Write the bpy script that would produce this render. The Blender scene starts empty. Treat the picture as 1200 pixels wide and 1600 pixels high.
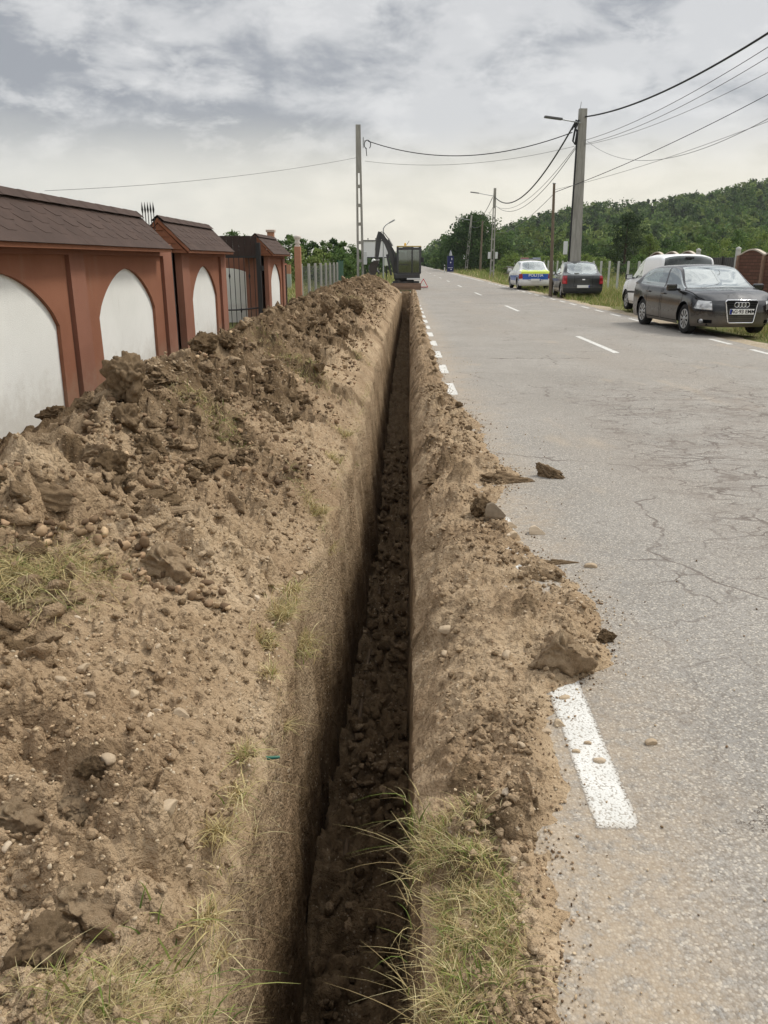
import bpy, bmesh, math, random
import numpy as np
from mathutils import Vector, Matrix, Euler

# ------------------------------------------------------------------ camera, world, sun, exposure
S = bpy.context.scene
COL = S.collection
FPX, CAMH = 1230.0, 1.55                       # focal length for a 1200x1600 frame, eye height
PITCH = math.atan((800 - 406) / FPX)
YAW = math.atan(22 / FPX * math.cos(PITCH))
cd = bpy.data.cameras.new('camera'); cam = bpy.data.objects.new('camera', cd); COL.objects.link(cam)
cd.sensor_fit = 'VERTICAL'; cd.sensor_height = 36.0; cd.lens = 36.0 * FPX / 1600.0
cd.clip_start = 0.05; cd.clip_end = 6000
cam.location = (0, 0, CAMH); cam.rotation_euler = (math.pi / 2 - PITCH, 0, YAW)
S.camera = cam

SUN_EL, SUN_AZ = math.radians(52), math.radians(58)       # azimuth measured from +Y towards +X
w = bpy.data.worlds.new('World'); S.world = w; w.use_nodes = True
nt = w.node_tree; nt.nodes.clear()
def wn(t, **k):
    n = nt.nodes.new(t)
    for a, b in k.items(): setattr(n, a, b)
    return n
def wl(a, b): nt.links.new(a, b)
def wmath(op, a, b=None, clamp=False):
    n = wn('ShaderNodeMath', operation=op, use_clamp=clamp)
    for i, x in enumerate((a, b)):
        if x is None: continue
        if hasattr(x, 'links'): wl(x, n.inputs[i])
        else: n.inputs[i].default_value = x
    return n.outputs[0]
def wmix(f, a, b):
    n = wn('ShaderNodeMix', data_type='RGBA')
    for i, x in ((0, f), (6, a), (7, b)):
        if hasattr(x, 'links'): wl(x, n.inputs[i])
        else: n.inputs[i].default_value = x if i == 0 else (*x, 1)
    return n.outputs[2]
tc = wn('ShaderNodeTexCoord'); sep = wn('ShaderNodeSeparateXYZ'); wl(tc.outputs['Generated'], sep.inputs[0])
X_, Y_, Z_ = sep.outputs
def wnoise(scale, detail, rough, dist=0.0, off=0.0, zs=2.3):
    m = wn('ShaderNodeMapping'); wl(tc.outputs['Generated'], m.inputs[0]); m.inputs['Location'].default_value = (off, off * .7, off * .3)
    m.inputs['Scale'].default_value = (1, 1, zs); m.inputs['Rotation'].default_value = (0, .10, 0)
    n = wn('ShaderNodeTexNoise'); wl(m.outputs[0], n.inputs[0])
    n.inputs['Scale'].default_value = scale; n.inputs['Detail'].default_value = detail
    n.inputs['Roughness'].default_value = rough; n.inputs['Distortion'].default_value = dist
    return n.outputs[0]
def wramp(x, lo, hi):
    n = wn('ShaderNodeMapRange', interpolation_type='SMOOTHSTEP'); wl(x, n.inputs[0])
    n.inputs[1].default_value = lo; n.inputs[2].default_value = hi
    return n.outputs[0]
big = wnoise(3.0, 3, 0.5, 0.2, 3.1)
fine = wnoise(8.5, 9, 0.58, 0.25, 7.7)
tex = wmath('ADD', wmath('MULTIPLY', big, 0.5), wmath('MULTIPLY', fine, 0.5))
# the cloud deck is thicker (darker) to the upper left, thin and pale low down ahead
side = wmath('ADD', tex, wmath('MULTIPLY', X_, 0.10))
cl = wramp(side, 0.435, 0.565)
cloud = wmix(cl, (0.222, 0.232, 0.25), (0.44, 0.44, 0.44))
cloud = wmix(wramp(wnoise(13, 7, .62, .2, 1.3), .48, .66), cloud, wmix(0.5, cloud, (0.565, 0.56, 0.55)))
low = wmix(wramp(fine, .35, .65), (0.525, 0.50, 0.432), (0.60, 0.57, 0.495))
low = wmix(wramp(wmath('ADD', X_, wmath('MULTIPLY', fine, .3)), -.35, .25), wmix(.5, low, (.42, .43, .43)), low)
elev = wramp(wmath('ADD', Z_, wmath('MULTIPLY', wmath('SUBTRACT', tex, 0.5), 0.10)), 0.075, 0.165)
sky_c = wmix(elev, low, cloud)
boost = wmath('ADD', 1.0, wmath('MULTIPLY', wramp(Z_, 0.30, 0.75), 1.6))    # an overcast sky is brightest overhead
bg2 = wn('ShaderNodeBackground'); wl(sky_c, bg2.inputs[0]); wl(boost, bg2.inputs[1])
skyt = wn('ShaderNodeTexSky', sky_type='NISHITA'); skyt.sun_disc = False
skyt.sun_elevation = SUN_EL; skyt.sun_rotation = SUN_AZ
bg1 = wn('ShaderNodeBackground'); wl(skyt.outputs[0], bg1.inputs[0]); bg1.inputs[1].default_value = 0.1
mxs = wn('ShaderNodeMixShader'); mxs.inputs[0].default_value = 0.94
wl(bg1.outputs[0], mxs.inputs[1]); wl(bg2.outputs[0], mxs.inputs[2])
wo = wn('ShaderNodeOutputWorld'); wl(mxs.outputs[0], wo.inputs[0])

sl = bpy.data.lights.new('sun', 'SUN'); sl.energy = 1.5; sl.angle = math.radians(12); sl.color = (1, .95, .86)
so = bpy.data.objects.new('sun', sl); COL.objects.link(so)
dv = Vector((math.sin(SUN_AZ) * math.cos(SUN_EL), math.cos(SUN_AZ) * math.cos(SUN_EL), math.sin(SUN_EL)))
so.rotation_euler = dv.to_track_quat('Z', 'Y').to_euler()
S.view_settings.view_transform = 'Standard'; S.view_settings.look = 'None'
S.view_settings.exposure = 0.62; S.view_settings.gamma = 1.0; S.view_settings.use_curve_mapping = False
try: S.cycles.max_bounces = 6; S.cycles.transparent_max_bounces = 24
except Exception: pass

# ------------------------------------------------------------------ camera geometry: turns a measured pixel into a point on a real plane
cp, sp_, cy_, sy_ = math.cos(PITCH), math.sin(PITCH), math.cos(YAW), math.sin(YAW)
FW = np.array([-sy_ * cp, cy_ * cp, -sp_]); RT = np.array([cy_, sy_, 0.0]); UP = np.cross(RT, FW)
def ray(x, y): return FW + RT * (x - 600) / FPX - UP * (y - 800) / FPX
def G(x, y, z=0.0):
    d = ray(x, y); t = (z - CAMH) / d[2]; return np.array([d[0] * t, d[1] * t, z])
def atX(x, y, X):
    d = ray(x, y); return np.array([0, 0, CAMH]) + d * (X / d[0])
def atY(x, y, Y):
    d = ray(x, y); return np.array([0, 0, CAMH]) + d * (Y / d[1])

# ------------------------------------------------------------------ noise
RNG = np.random.default_rng(11); rnd = random.Random(5)
PERM = RNG.permutation(256).astype(np.int64)
ANG = RNG.random(256) * 2 * np.pi
G2 = np.stack([np.cos(ANG), np.sin(ANG)], 1).astype(np.float32)
g3 = RNG.normal(size=(256, 3)); G3 = (g3 / np.linalg.norm(g3, axis=1, keepdims=True)).astype(np.float32)
RT4 = RNG.random((256, 8)).astype(np.float32)
def h2(i, j): return PERM[(PERM[i & 255] + j) & 255]
def fade(t): return t * t * t * (t * (t * 6 - 15) + 10)
def n2(x, y):
    x = np.asarray(x, np.float64); y = np.asarray(y, np.float64)
    xi = np.floor(x).astype(np.int64); yi = np.floor(y).astype(np.int64)
    fx = x - xi; fy = y - yi; u = fade(fx); v = fade(fy)
    def g(a, b):
        k = G2[h2(xi + a, yi + b)]; return k[..., 0] * (fx - a) + k[..., 1] * (fy - b)
    a = g(0, 0) * (1 - u) + g(1, 0) * u; b = g(0, 1) * (1 - u) + g(1, 1) * u
    return (a * (1 - v) + b * v) * 1.4
def fbm2(x, y, oct=4, gain=.5):
    s = 0; a = 1
    for o in range(oct):
        s = s + a * n2(x * 2 ** o + 17.3 * o, y * 2 ** o - 9.1 * o); a *= gain
    return s
def n3(P):
    P = np.asarray(P, np.float64); I = np.floor(P).astype(np.int64); F = P - I; U = fade(F); r = 0
    for a in (0, 1):
        for b in (0, 1):
            for c in (0, 1):
                k = G3[PERM[(h2(I[:, 0] + a, I[:, 1] + b) + I[:, 2] + c) & 255]]
                d = k[:, 0] * (F[:, 0] - a) + k[:, 1] * (F[:, 1] - b) + k[:, 2] * (F[:, 2] - c)
                r = r + d * (U[:, 0] if a else 1 - U[:, 0]) * (U[:, 1] if b else 1 - U[:, 1]) * (U[:, 2] if c else 1 - U[:, 2])
    return r * 1.5
def fbm3(P, oct=4, gain=.5):
    s = 0; a = 1
    for o in range(oct): s = s + a * n3(P * 2 ** o + 7.7 * o); a *= gain
    return s
def clods(x, y, size, seed, keep=1.0, warp=.25):
    """lumps of broken soil: height 0..1 and a random value per lump"""
    wx = x / size + warp * n2(x / size * 1.7 + seed, y / size * 1.7); wy = y / size + warp * n2(x / size * 1.7, y / size * 1.7 + seed * 2.3)
    xi = np.floor(wx).astype(np.int64); yi = np.floor(wy).astype(np.int64)
    best = np.zeros_like(wx); idr = np.zeros_like(wx)
    for a in (-1, 0, 1):
        for b in (-1, 0, 1):
            k = h2(xi + a + seed * 13, yi + b + seed * 7); r = RT4[k]
            dx = wx - (xi + a + r[..., 0]); dy = wy - (yi + b + r[..., 1])
            th = r[..., 2] * 3.14; c, s = np.cos(th), np.sin(th)
            ex = (c * dx + s * dy) / (.45 + .4 * r[..., 3]); ey = (-s * dx + c * dy) / (.3 + .3 * r[..., 4])
            q = 1 - (np.abs(ex) ** 2.4 + np.abs(ey) ** 2.4)
            hgt = np.sqrt(np.clip(q, 0, 1)) * (.45 + .55 * r[..., 5]) * (r[..., 6] < keep)
            hgt = hgt * (1 + .5 * (ex * (r[..., 7] - .5) + ey * (r[..., 3] - .5)))
            m = hgt > best; best = np.where(m, hgt, best); idr = np.where(m, r[..., 7], idr)
    return best, idr
def smooth(a, b, x):
    t = np.clip((x - a) / (b - a), 0, 1); return t * t * (3 - 2 * t)

# ------------------------------------------------------------------ object helpers
def link(o, parent=None):
    COL.objects.link(o)
    if parent is not None: o.parent = parent
    return o
def np_mesh(name, V, quads, mat, parent=None, smoothed=True, attrs=None, tris=False):
    me = bpy.data.meshes.new(name); V = np.asarray(V, np.float32); Q = np.asarray(quads, np.int32)
    me.vertices.add(len(V)); me.vertices.foreach_set('co', V.ravel())
    k = Q.shape[1]; me.loops.add(Q.size); me.loops.foreach_set('vertex_index', Q.ravel())
    me.polygons.add(len(Q)); me.polygons.foreach_set('loop_start', np.arange(0, Q.size, k, dtype=np.int32))
    me.polygons.foreach_set('loop_total', np.full(len(Q), k, np.int32))
    me.polygons.foreach_set('use_smooth', np.full(len(Q), smoothed, bool))
    for a, d in (attrs or {}).items():
        d = np.asarray(d, np.float32)
        if d.ndim == 1:
            at = me.attributes.new(a, 'FLOAT', 'POINT'); at.data.foreach_set('value', d)
        else:
            at = me.attributes.new(a, 'FLOAT_COLOR', 'POINT'); at.data.foreach_set('color', np.concatenate([d, np.ones((len(d), 1), np.float32)], 1).ravel())
    me.update(calc_edges=True); me.materials.append(mat)
    return link(bpy.data.objects.new(name, me), parent)
def thing(name, label, cat, loc=(0, 0, 0), rz=0.0, group=None):
    o = bpy.data.objects.new(name, None); o.empty_display_size = .2; link(o)
    o.location = loc; o.rotation_euler = (0, 0, rz); o['label'] = label; o['category'] = cat
    if group: o['group'] = group
    return o
def tag(o, label, cat, group=None):
    o['label'] = label; o['category'] = cat
    if group: o['group'] = group
    return o
def kind(o, k): o['kind'] = k; return o
def dup(root, loc, rz, label=None, scale=None):
    r = root.copy(); COL.objects.link(r); r.location = loc; r.rotation_euler = (0, 0, rz)
    if scale: r.scale = scale
    if label: r['label'] = label
    for ch in list(root.children):
        c = ch.copy(); COL.objects.link(c); c.parent = r
        for g in ch.children:
            d = g.copy(); COL.objects.link(d); d.parent = c
    return r

class MB:
    """collects simple shapes into ONE mesh"""
    def __init__(s): s.v = []; s.f = []; s.sm = []
    def add(s, V, F, sm=False):
        o = len(s.v); s.v += [tuple(map(float, p)) for p in V]; s.f += [tuple(i + o for i in f) for f in F]; s.sm += [sm] * len(F); return s
    def box(s, c, d, rot=None, bev=0.0):
        c = Vector(c); hx, hy, hz = d[0] / 2, d[1] / 2, d[2] / 2
        b = min(bev, hx * .49, hy * .49, hz * .49)
        M = rot if isinstance(rot, Matrix) else (Euler(rot).to_matrix() if rot else Matrix.Identity(3))
        if b <= 0:
            P = [(x, y, z) for z in (-hz, hz) for x, y in ((-hx, -hy), (hx, -hy), (hx, hy), (-hx, hy))]
            F = [(3, 2, 1, 0), (4, 5, 6, 7), (0, 1, 5, 4), (1, 2, 6, 5), (2, 3, 7, 6), (3, 0, 4, 7)]
            return s.add([c + M @ Vector(p) for p in P], F)
        bm = bmesh.new(); bmesh.ops.create_cube(bm, size=1)
        bmesh.ops.scale(bm, vec=(d[0], d[1], d[2]), verts=bm.verts)
        bmesh.ops.bevel(bm, geom=list(bm.edges), offset=b, segments=2, profile=.5, affect='EDGES')
        bm.verts.index_update()
        s.add([c + M @ v.co for v in bm.verts], [[v.index for v in f.verts] for f in bm.faces]); bm.free(); return s
    def ext(s, poly, a, b, axis='Y', cap=True):
        """polygon (p,q) extruded along an axis from a to b"""
        n = len(poly)
        mk = {'Y': lambda p, q, t: (p, t, q), 'X': lambda p, q, t: (t, p, q), 'Z': lambda p, q, t: (p, q, t)}[axis]
        V = [mk(p, q, a) for p, q in poly] + [mk(p, q, b) for p, q in poly]
        F = [(i, (i + 1) % n, n + (i + 1) % n, n + i) for i in range(n)]
        if cap: F += [tuple(range(n))[::-1], tuple(range(n, 2 * n))]
        return s.add(V, F)
    def tube(s, pts, r, n=8, cap=True):
        pts = [Vector(p) for p in pts]; rs = r if isinstance(r, (list, tuple)) else [r] * len(pts); V = []; prev = None
        for i, p in enumerate(pts):
            t = (pts[min(i + 1, len(pts) - 1)] - pts[max(i - 1, 0)]).normalized()
            if prev is None: u = t.orthogonal().normalized()
            else:
                u = prev - t * prev.dot(t); u = u.normalized() if u.length > 1e-6 else t.orthogonal().normalized()
            prev = u; q = t.cross(u)
            V += [p + (u * math.cos(2 * math.pi * k / n) + q * math.sin(2 * math.pi * k / n)) * rs[i] for k in range(n)]
        F = [(i * n + k, i * n + (k + 1) % n, (i + 1) * n + (k + 1) % n, (i + 1) * n + k) for i in range(len(pts) - 1) for k in range(n)]
        s.add(V, F, True)
        if cap: s.add(V[:n], [tuple(range(n))[::-1]]); s.add(V[-n:], [tuple(range(n))])
        return s
    def lathe(s, prof, c=(0, 0, 0), axis='Z', n=24, sm=True):
        V = []
        for r, h in prof:
            for k in range(n):
                a = 2 * math.pi * k / n; x, y = r * math.cos(a), r * math.sin(a)
                V.append({'Z': (c[0] + x, c[1] + y, c[2] + h), 'Y': (c[0] + x, c[1] + h, c[2] + y), 'X': (c[0] + h, c[1] + x, c[2] + y)}[axis])
        F = [(i * n + k, i * n + (k + 1) % n, (i + 1) * n + (k + 1) % n, (i + 1) * n + k) for i in range(len(prof) - 1) for k in range(n)]
        s.add(V, F, sm); return s
    def build(s, name, mat, parent=None):
        me = bpy.data.meshes.new(name); me.from_pydata(s.v, [], s.f); me.update()
        me.polygons.foreach_set('use_smooth', s.sm); me.materials.append(mat)
        bm = bmesh.new(); bm.from_mesh(me); bmesh.ops.recalc_face_normals(bm, faces=bm.faces); bm.to_mesh(me); bm.free()
        return link(bpy.data.objects.new(name, me), parent)

# ------------------------------------------------------------------ materials
class MT:
    """a small procedural material writer"""
    def __init__(s, name, rough=.8, spec=.3, metal=0.0):
        s.m = bpy.data.materials.new(name); s.m.use_nodes = True; s.t = s.m.node_tree
        s.b = s.t.nodes['Principled BSDF']; s.out = s.t.nodes['Material Output']
        s.b.inputs['Roughness'].default_value = rough; s.b.inputs['Metallic'].default_value = metal
        s.b.inputs['Specular IOR Level'].default_value = spec
        s.tc = s.t.nodes.new('ShaderNodeTexCoord'); s.co = s.tc.outputs['Object']
    def n(s, t, **k):
        x = s.t.nodes.new(t)
        for a, b in k.items(): setattr(x, a, b)
        return x
    def put(s, sock, x):
        if hasattr(x, 'links'): s.t.links.new(x, sock)
        elif isinstance(x, (tuple, list)) and len(x) == 3 and sock.type == 'RGBA': sock.default_value = (*x, 1)
        else: sock.default_value = x
    def map(s, scale=(1, 1, 1), rot=(0, 0, 0), co=None):
        m = s.n('ShaderNodeMapping'); s.put(m.inputs[0], co or s.co); m.inputs['Scale'].default_value = scale; m.inputs['Rotation'].default_value = rot
        return m.outputs[0]
    def noise(s, scale, detail=4, rough=.55, co=None, dist=0.0):
        x = s.n('ShaderNodeTexNoise'); s.put(x.inputs[0], co or s.co)
        x.inputs['Scale'].default_value = scale; x.inputs['Detail'].default_value = detail; x.inputs['Roughness'].default_value = rough; x.inputs['Distortion'].default_value = dist
        return x.outputs[0]
    def vor(s, scale, feature='F1', out=0, co=None, rnd=1.0):
        x = s.n('ShaderNodeTexVoronoi', feature=feature); s.put(x.inputs['Vector'], co or s.co); x.inputs['Scale'].default_value = scale
        x.inputs['Randomness'].default_value = rnd
        return x.outputs[out]
    def ramp(s, x, lo, hi, a=0.0, b=1.0):
        r = s.n('ShaderNodeMapRange', interpolation_type='SMOOTHSTEP'); s.put(r.inputs[0], x)
        for i, v in enumerate((lo, hi, a, b)): r.inputs[i + 1].default_value = v
        return r.outputs[0]
    def math(s, op, a, b=0.0):
        x = s.n('ShaderNodeMath', operation=op); s.put(x.inputs[0], a); s.put(x.inputs[1], b); return x.outputs[0]
    def mix(s, f, a, b, mode='MIX'):
        x = s.n('ShaderNodeMix', data_type='RGBA', blend_type=mode); s.put(x.inputs[0], f); s.put(x.inputs[6], a); s.put(x.inputs[7], b); return x.outputs[2]
    def attr(s, name, out='Fac'):
        x = s.n('ShaderNodeAttribute', attribute_name=name); return x.outputs[out]
    def objrand(s): return s.n('ShaderNodeObjectInfo').outputs['Random']
    def sepx(s, co=None):
        x = s.n('ShaderNodeSeparateXYZ'); s.put(x.inputs[0], co or s.co); return x.outputs
    def bump(s, h, dist=.01, strength=1.0):
        x = s.n('ShaderNodeBump'); s.put(x.inputs['Height'], h); x.inputs['Distance'].default_value = dist; x.inputs['Strength'].default_value = strength
        s.put(s.b.inputs['Normal'], x.outputs[0]); return s
    def color(s, c): s.put(s.b.inputs['Base Color'], c); return s
    def rough(s, r): s.put(s.b.inputs['Roughness'], r); return s
def plain(name, c, rough=.7, spec=.3, metal=0.0, var=.12, scale=6.0):
    t = MT(name, rough, spec, metal)
    t.color(t.mix(t.noise(scale, 5), tuple(x * (1 - var) for x in c), tuple(min(1, x * (1 + var)) for x in c)))
    return t.m
# ------------------------------------------------------------------ soil, asphalt, paint, grass materials
def soil_material(name, damp_shade):
    t = MT(name, .95, .12)
    clod = t.attr('damp_shade') if damp_shade is None else damp_shade
    n1 = t.noise(1.3, 6, .6); n2_ = t.noise(9, 6, .65); n3_ = t.noise(55, 4, .6)
    tan = t.mix(t.ramp(n2_, .3, .7), (.445, .325, .20), (.56, .43, .285))
    tan = t.mix(t.ramp(n1, .35, .65), tan, (.37, .262, .16))
    brown = t.mix(t.ramp(n2_, .3, .7), (.10, .066, .036), (.20, .138, .078))
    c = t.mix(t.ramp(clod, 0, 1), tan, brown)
    if damp_shade is None: c = t.mix(t.ramp(clod, 1.05, 1.9), c, t.mix(t.ramp(n2_, .35, .7), (.016, .010, .006), (.048, .030, .017)))  # darkest tones put trench shade into the soil colour, besides wetness
    # grit: pale and dark grains in the soil itself
    v = t.vor(62, out=1, co=None); g = t.sepx(v)[0]; vd = t.vor(62, out=0); gm = t.ramp(t.noise(3.1, 4, .6), .42, .62)
    c = t.mix(t.math('MULTIPLY', t.math('MULTIPLY', t.math('MULTIPLY', t.ramp(g, .86, .93), t.ramp(vd, .5, .3)), gm), .6), c, (.60, .50, .37))
    c = t.mix(t.math('MULTIPLY', t.ramp(g, .16, .05), .4), c, (.10, .065, .035))
    c = t.mix(t.math('MULTIPLY', t.ramp(n3_, .35, .75), .35), c, (.2, .13, .07))
    t.color(c)
    hgt = t.math('ADD', t.math('MULTIPLY', n3_, 1.1), t.math('ADD', t.math('MULTIPLY', t.math('MULTIPLY', vd, gm), -.35), t.math('ADD', t.math('MULTIPLY', t.noise(24, 5, .65), .9), t.math('MULTIPLY', t.noise(150, 3), .35))))
    t.bump(hgt, .021 if damp_shade is None else .006, 1.0)
    return t.m
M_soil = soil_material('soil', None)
M_clod = [soil_material('soil_clod_dry', .34), soil_material('soil_clod_mid', .68), soil_material('soil_clod_damp', .95)]

def stone_material():
    t = MT('stone', .85, .25); r = t.objrand()
    a = t.mix(r, (.47, .37, .25), (.37, .285, .195)); a = t.mix(t.ramp(r, .8, .9), a, (.55, .45, .33))
    n = t.noise(14, 6, .65)
    t.color(t.mix(t.ramp(n, .3, .75), a, t.mix(.3, a, (.26, .19, .12)))); t.bump(t.noise(14, 6, .7), .0012, .8); return t.m
M_stone = stone_material()
def gravel_material():
    t = MT('gravel', .9, .2); t.color(t.attr('tint', 'Color')); t.bump(t.noise(60, 4), .004, .6); return t.m
M_gravel = gravel_material()

def asphalt(name, paint=False):
    t = MT(name, .88, .25); x, y, z = t.sepx()
    warp = t.n('ShaderNodeVectorMath', operation='ADD'); t.put(warp.inputs[0], t.co)
    nn = t.n('ShaderNodeTexNoise'); t.put(nn.inputs[0], t.co); nn.inputs['Scale'].default_value = 2.2; nn.inputs['Detail'].default_value = 5
    sc = t.n('ShaderNodeVectorMath', operation='SCALE'); t.put(sc.inputs[0], nn.outputs['Color']); sc.inputs['Scale'].default_value = .55
    t.put(warp.inputs[1], sc.outputs[0]); W = warp.outputs[0]
    base = t.mix(t.ramp(t.noise(.7, 6, .6), .3, .7), (.245, .23, .206), (.31, .292, .264))
    base = t.mix(t.ramp(t.noise(.35, 5, .6, co=t.map((1.6, .35, 1))), .42, .68), base, (.275, .25, .218))
    ag = t.vor(135, out=1); g = t.sepx(ag)[0]; gd = t.vor(135, out=0)
    c = t.mix(t.math('MULTIPLY', t.ramp(g, .72, .98), .45), base, (.66, .6, .5))
    c = t.mix(t.math('MULTIPLY', t.ramp(g, .3, .06), .62), c, (.13, .112, .092))
    c = t.mix(t.math('MULTIPLY', t.ramp(gd, .45, .75), .45), c, (.15, .128, .1))
    ag2 = t.sepx(t.vor(70, out=1))[1]; gd2 = t.vor(70, out=0)
    st = t.math('MULTIPLY', t.ramp(ag2, .88, .9), t.ramp(gd2, .42, .3))
    c = t.mix(t.math('MULTIPLY', st, .38), c, (.62, .56, .47))
    # cracks: a crazed patch in the lane and a few long wandering ones
    e1 = t.vor(2.3, 'DISTANCE_TO_EDGE', co=W); e2 = t.vor(.42, 'DISTANCE_TO_EDGE', co=W)
    zone = t.math('MULTIPLY', t.ramp(t.noise(.28, 3, .5), .46, .60), t.ramp(t.noise(1.4, 4, .6), .34, .56))
    zx = t.math('MULTIPLY', t.ramp(x, 1.5, 2.4), t.ramp(x, 6.2, 4.6)); zy = t.math('MULTIPLY', t.ramp(y, 3.2, 4.6), t.ramp(y, 12.5, 8.5))
    local = t.math('MULTIPLY', t.math('MULTIPLY', zx, zy), t.ramp(t.noise(1.1, 4, .6), .36, .54))
    zone = t.math('MAXIMUM', t.math('MULTIPLY', zone, .8), local)
    k1 = t.math('MULTIPLY', t.math('MULTIPLY', t.ramp(e1, .024, .005), zone), t.ramp(t.noise(1.7, 3), .42, .6))
    k2 = t.math('MULTIPLY', t.ramp(e2, .007, .001), t.ramp(t.noise(.9, 3), .44, .56))
    e3 = t.vor(4.6, 'DISTANCE_TO_EDGE', co=t.map((.62, 1.5, 1), co=W)); k3 = t.math('MULTIPLY', t.math('MULTIPLY', t.ramp(e3, .06, .012), local), t.ramp(t.noise(2.3, 3), .36, .50))
    kk = t.math('MAXIMUM', t.math('MAXIMUM', k1, t.math('MULTIPLY', k2, .8)), t.math('MULTIPLY', k3, .9))
    for (y0_, xa, xb, wd) in ((1.93, .75, 1.3, .0035), (13.2, 1.4, 3.0, .035), (8.1, 2.2, 4.6, .012), (6.6, 3.0, 5.5, .010), (5.5, 2.6, 4.2, .008)):
        ln = t.math('ABSOLUTE', t.math('SUBTRACT', t.math('ADD', y, t.math('MULTIPLY', t.math('SUBTRACT', t.noise(2.6, 6, .65), .5), .7)), y0_))
        kk = t.math('MAXIMUM', kk, t.math('MULTIPLY', t.math('MULTIPLY', t.ramp(ln, wd, wd * .25), t.ramp(x, xa, xa + .25)), t.math('MULTIPLY', t.ramp(x, xb + .4, xb), t.ramp(t.noise(5, 3), .36, .5))))
    c = t.mix(t.math('MULTIPLY', kk, .82), c, (.085, .062, .05))
    c = t.mix(t.math('MULTIPLY', t.math('MULTIPLY', local, t.ramp(t.noise(3, 4), .4, .65)), .5), c, (.2, .172, .145))
    tk = t.math('ADD', t.math('MULTIPLY', t.math('SINE', t.math('MULTIPLY', t.math('SUBTRACT', x, 1.15), 3.5)), .5), .5)
    c = t.mix(t.math('MULTIPLY', t.math('MULTIPLY', t.ramp(tk, .45, .95), t.ramp(t.noise(.5, 5, .6, co=t.map((1, .18, 1))), .35, .65)), .22), c, (.235, .21, .178))
    c = t.mix(t.math('MULTIPLY', t.ramp(t.noise(1.8, 6, .7, co=t.map((.8, 1.3, 1))), .62, .74), .3), c, (.19, .165, .14))
    # soil dust trodden and blown off the spoil near the trench edge, wheel-carried stains
    dn = t.math('ADD', x, t.math('MULTIPLY', t.noise(2.4, 6, .65), -1.1))
    dust = t.math('MULTIPLY', t.ramp(dn, .72, -.25), t.ramp(t.noise(18, 5, .7), .25, .6))
    c = t.mix(t.math('MULTIPLY', dust, .62), c, (.40, .305, .20))
    c = t.mix(t.math('MULTIPLY', t.ramp(t.noise(.9, 4, .6, co=t.map((1, .5, 1))), .58, .72), .28), c, (.42, .33, .225))
    hh = t.math('ADD', t.math('MULTIPLY', gd, -.6), t.math('ADD', t.math('MULTIPLY', gd2, -.4), t.math('MULTIPLY', kk, -1.5)))
    if paint:
        worn = t.math('ADD', t.math('MULTIPLY', t.noise(70, 4, .7), .6), t.math('MULTIPLY', t.noise(9, 5, .6), .4))
        pm = t.math('MULTIPLY', t.ramp(worn, .70, .62), t.math('SUBTRACT', 1.0, t.math('MULTIPLY', t.ramp(gd, .55, .78), .6)))
        pm = t.math('MULTIPLY', pm, t.attr('edge'))
        c = t.mix(pm, c, t.mix(t.ramp(t.noise(6, 5), .3, .7), (.56, .55, .51), (.66, .65, .61)))
    t.color(c); t.bump(hh, .0035, .8); t.rough(t.ramp(g, 0, 1, .8, .95))
    if paint:           # worn-through paint lets the asphalt under it show
        tr = t.n('ShaderNodeBsdfTransparent'); mx = t.n('ShaderNodeMixShader'); t.put(mx.inputs[0], t.ramp(pm, .1, .5)); t.t.links.new(tr.outputs[0], mx.inputs[1]); t.t.links.new(t.b.outputs[0], mx.inputs[2]); t.t.links.new(mx.outputs[0], t.out.inputs[0])
    return t.m
M_asph = asphalt('asphalt'); M_mark = asphalt('road_paint', True)

def leaf_material(name, trans=.35):
    t = MT(name, .75, .2); c = t.attr('tint', 'Color'); t.color(c)
    tr = t.n('ShaderNodeBsdfTranslucent'); t.put(tr.inputs[0], c); mx = t.n('ShaderNodeMixShader'); mx.inputs[0].default_value = trans
    t.t.links.new(t.b.outputs[0], mx.inputs[1]); t.t.links.new(tr.outputs[0], mx.inputs[2]); t.t.links.new(mx.outputs[0], t.out.inputs[0]); return t.m
M_leaf = leaf_material('foliage'); M_grass = leaf_material('grass_blade', .3)
def ground_material():
    t = MT('meadow_ground', .95, .1); n = t.noise(.5, 6, .6); f = t.noise(9, 5, .65)
    c = t.mix(t.ramp(n, .35, .65), (.085, .11, .03), (.15, .145, .055)); c = t.mix(t.ramp(f, .45, .7), c, (.2, .16, .08))
    t.color(c); t.bump(f, .05, .8); return t.m
M_ground = ground_material()
def shoulder_material():
    t = MT('shoulder_gravel', .95, .15); v = t.sepx(t.vor(45, out=1))[0]; n = t.noise(1.2, 5, .6)
    c = t.mix(t.ramp(n, .35, .65), (.36, .29, .20), (.27, .22, .15)); c = t.mix(t.ramp(v, .5, 1), c, (.46, .40, .31))
    t.color(c); t.bump(t.noise(30, 5), .03, .8); return t.m
M_shoulder = shoulder_material()

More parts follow.
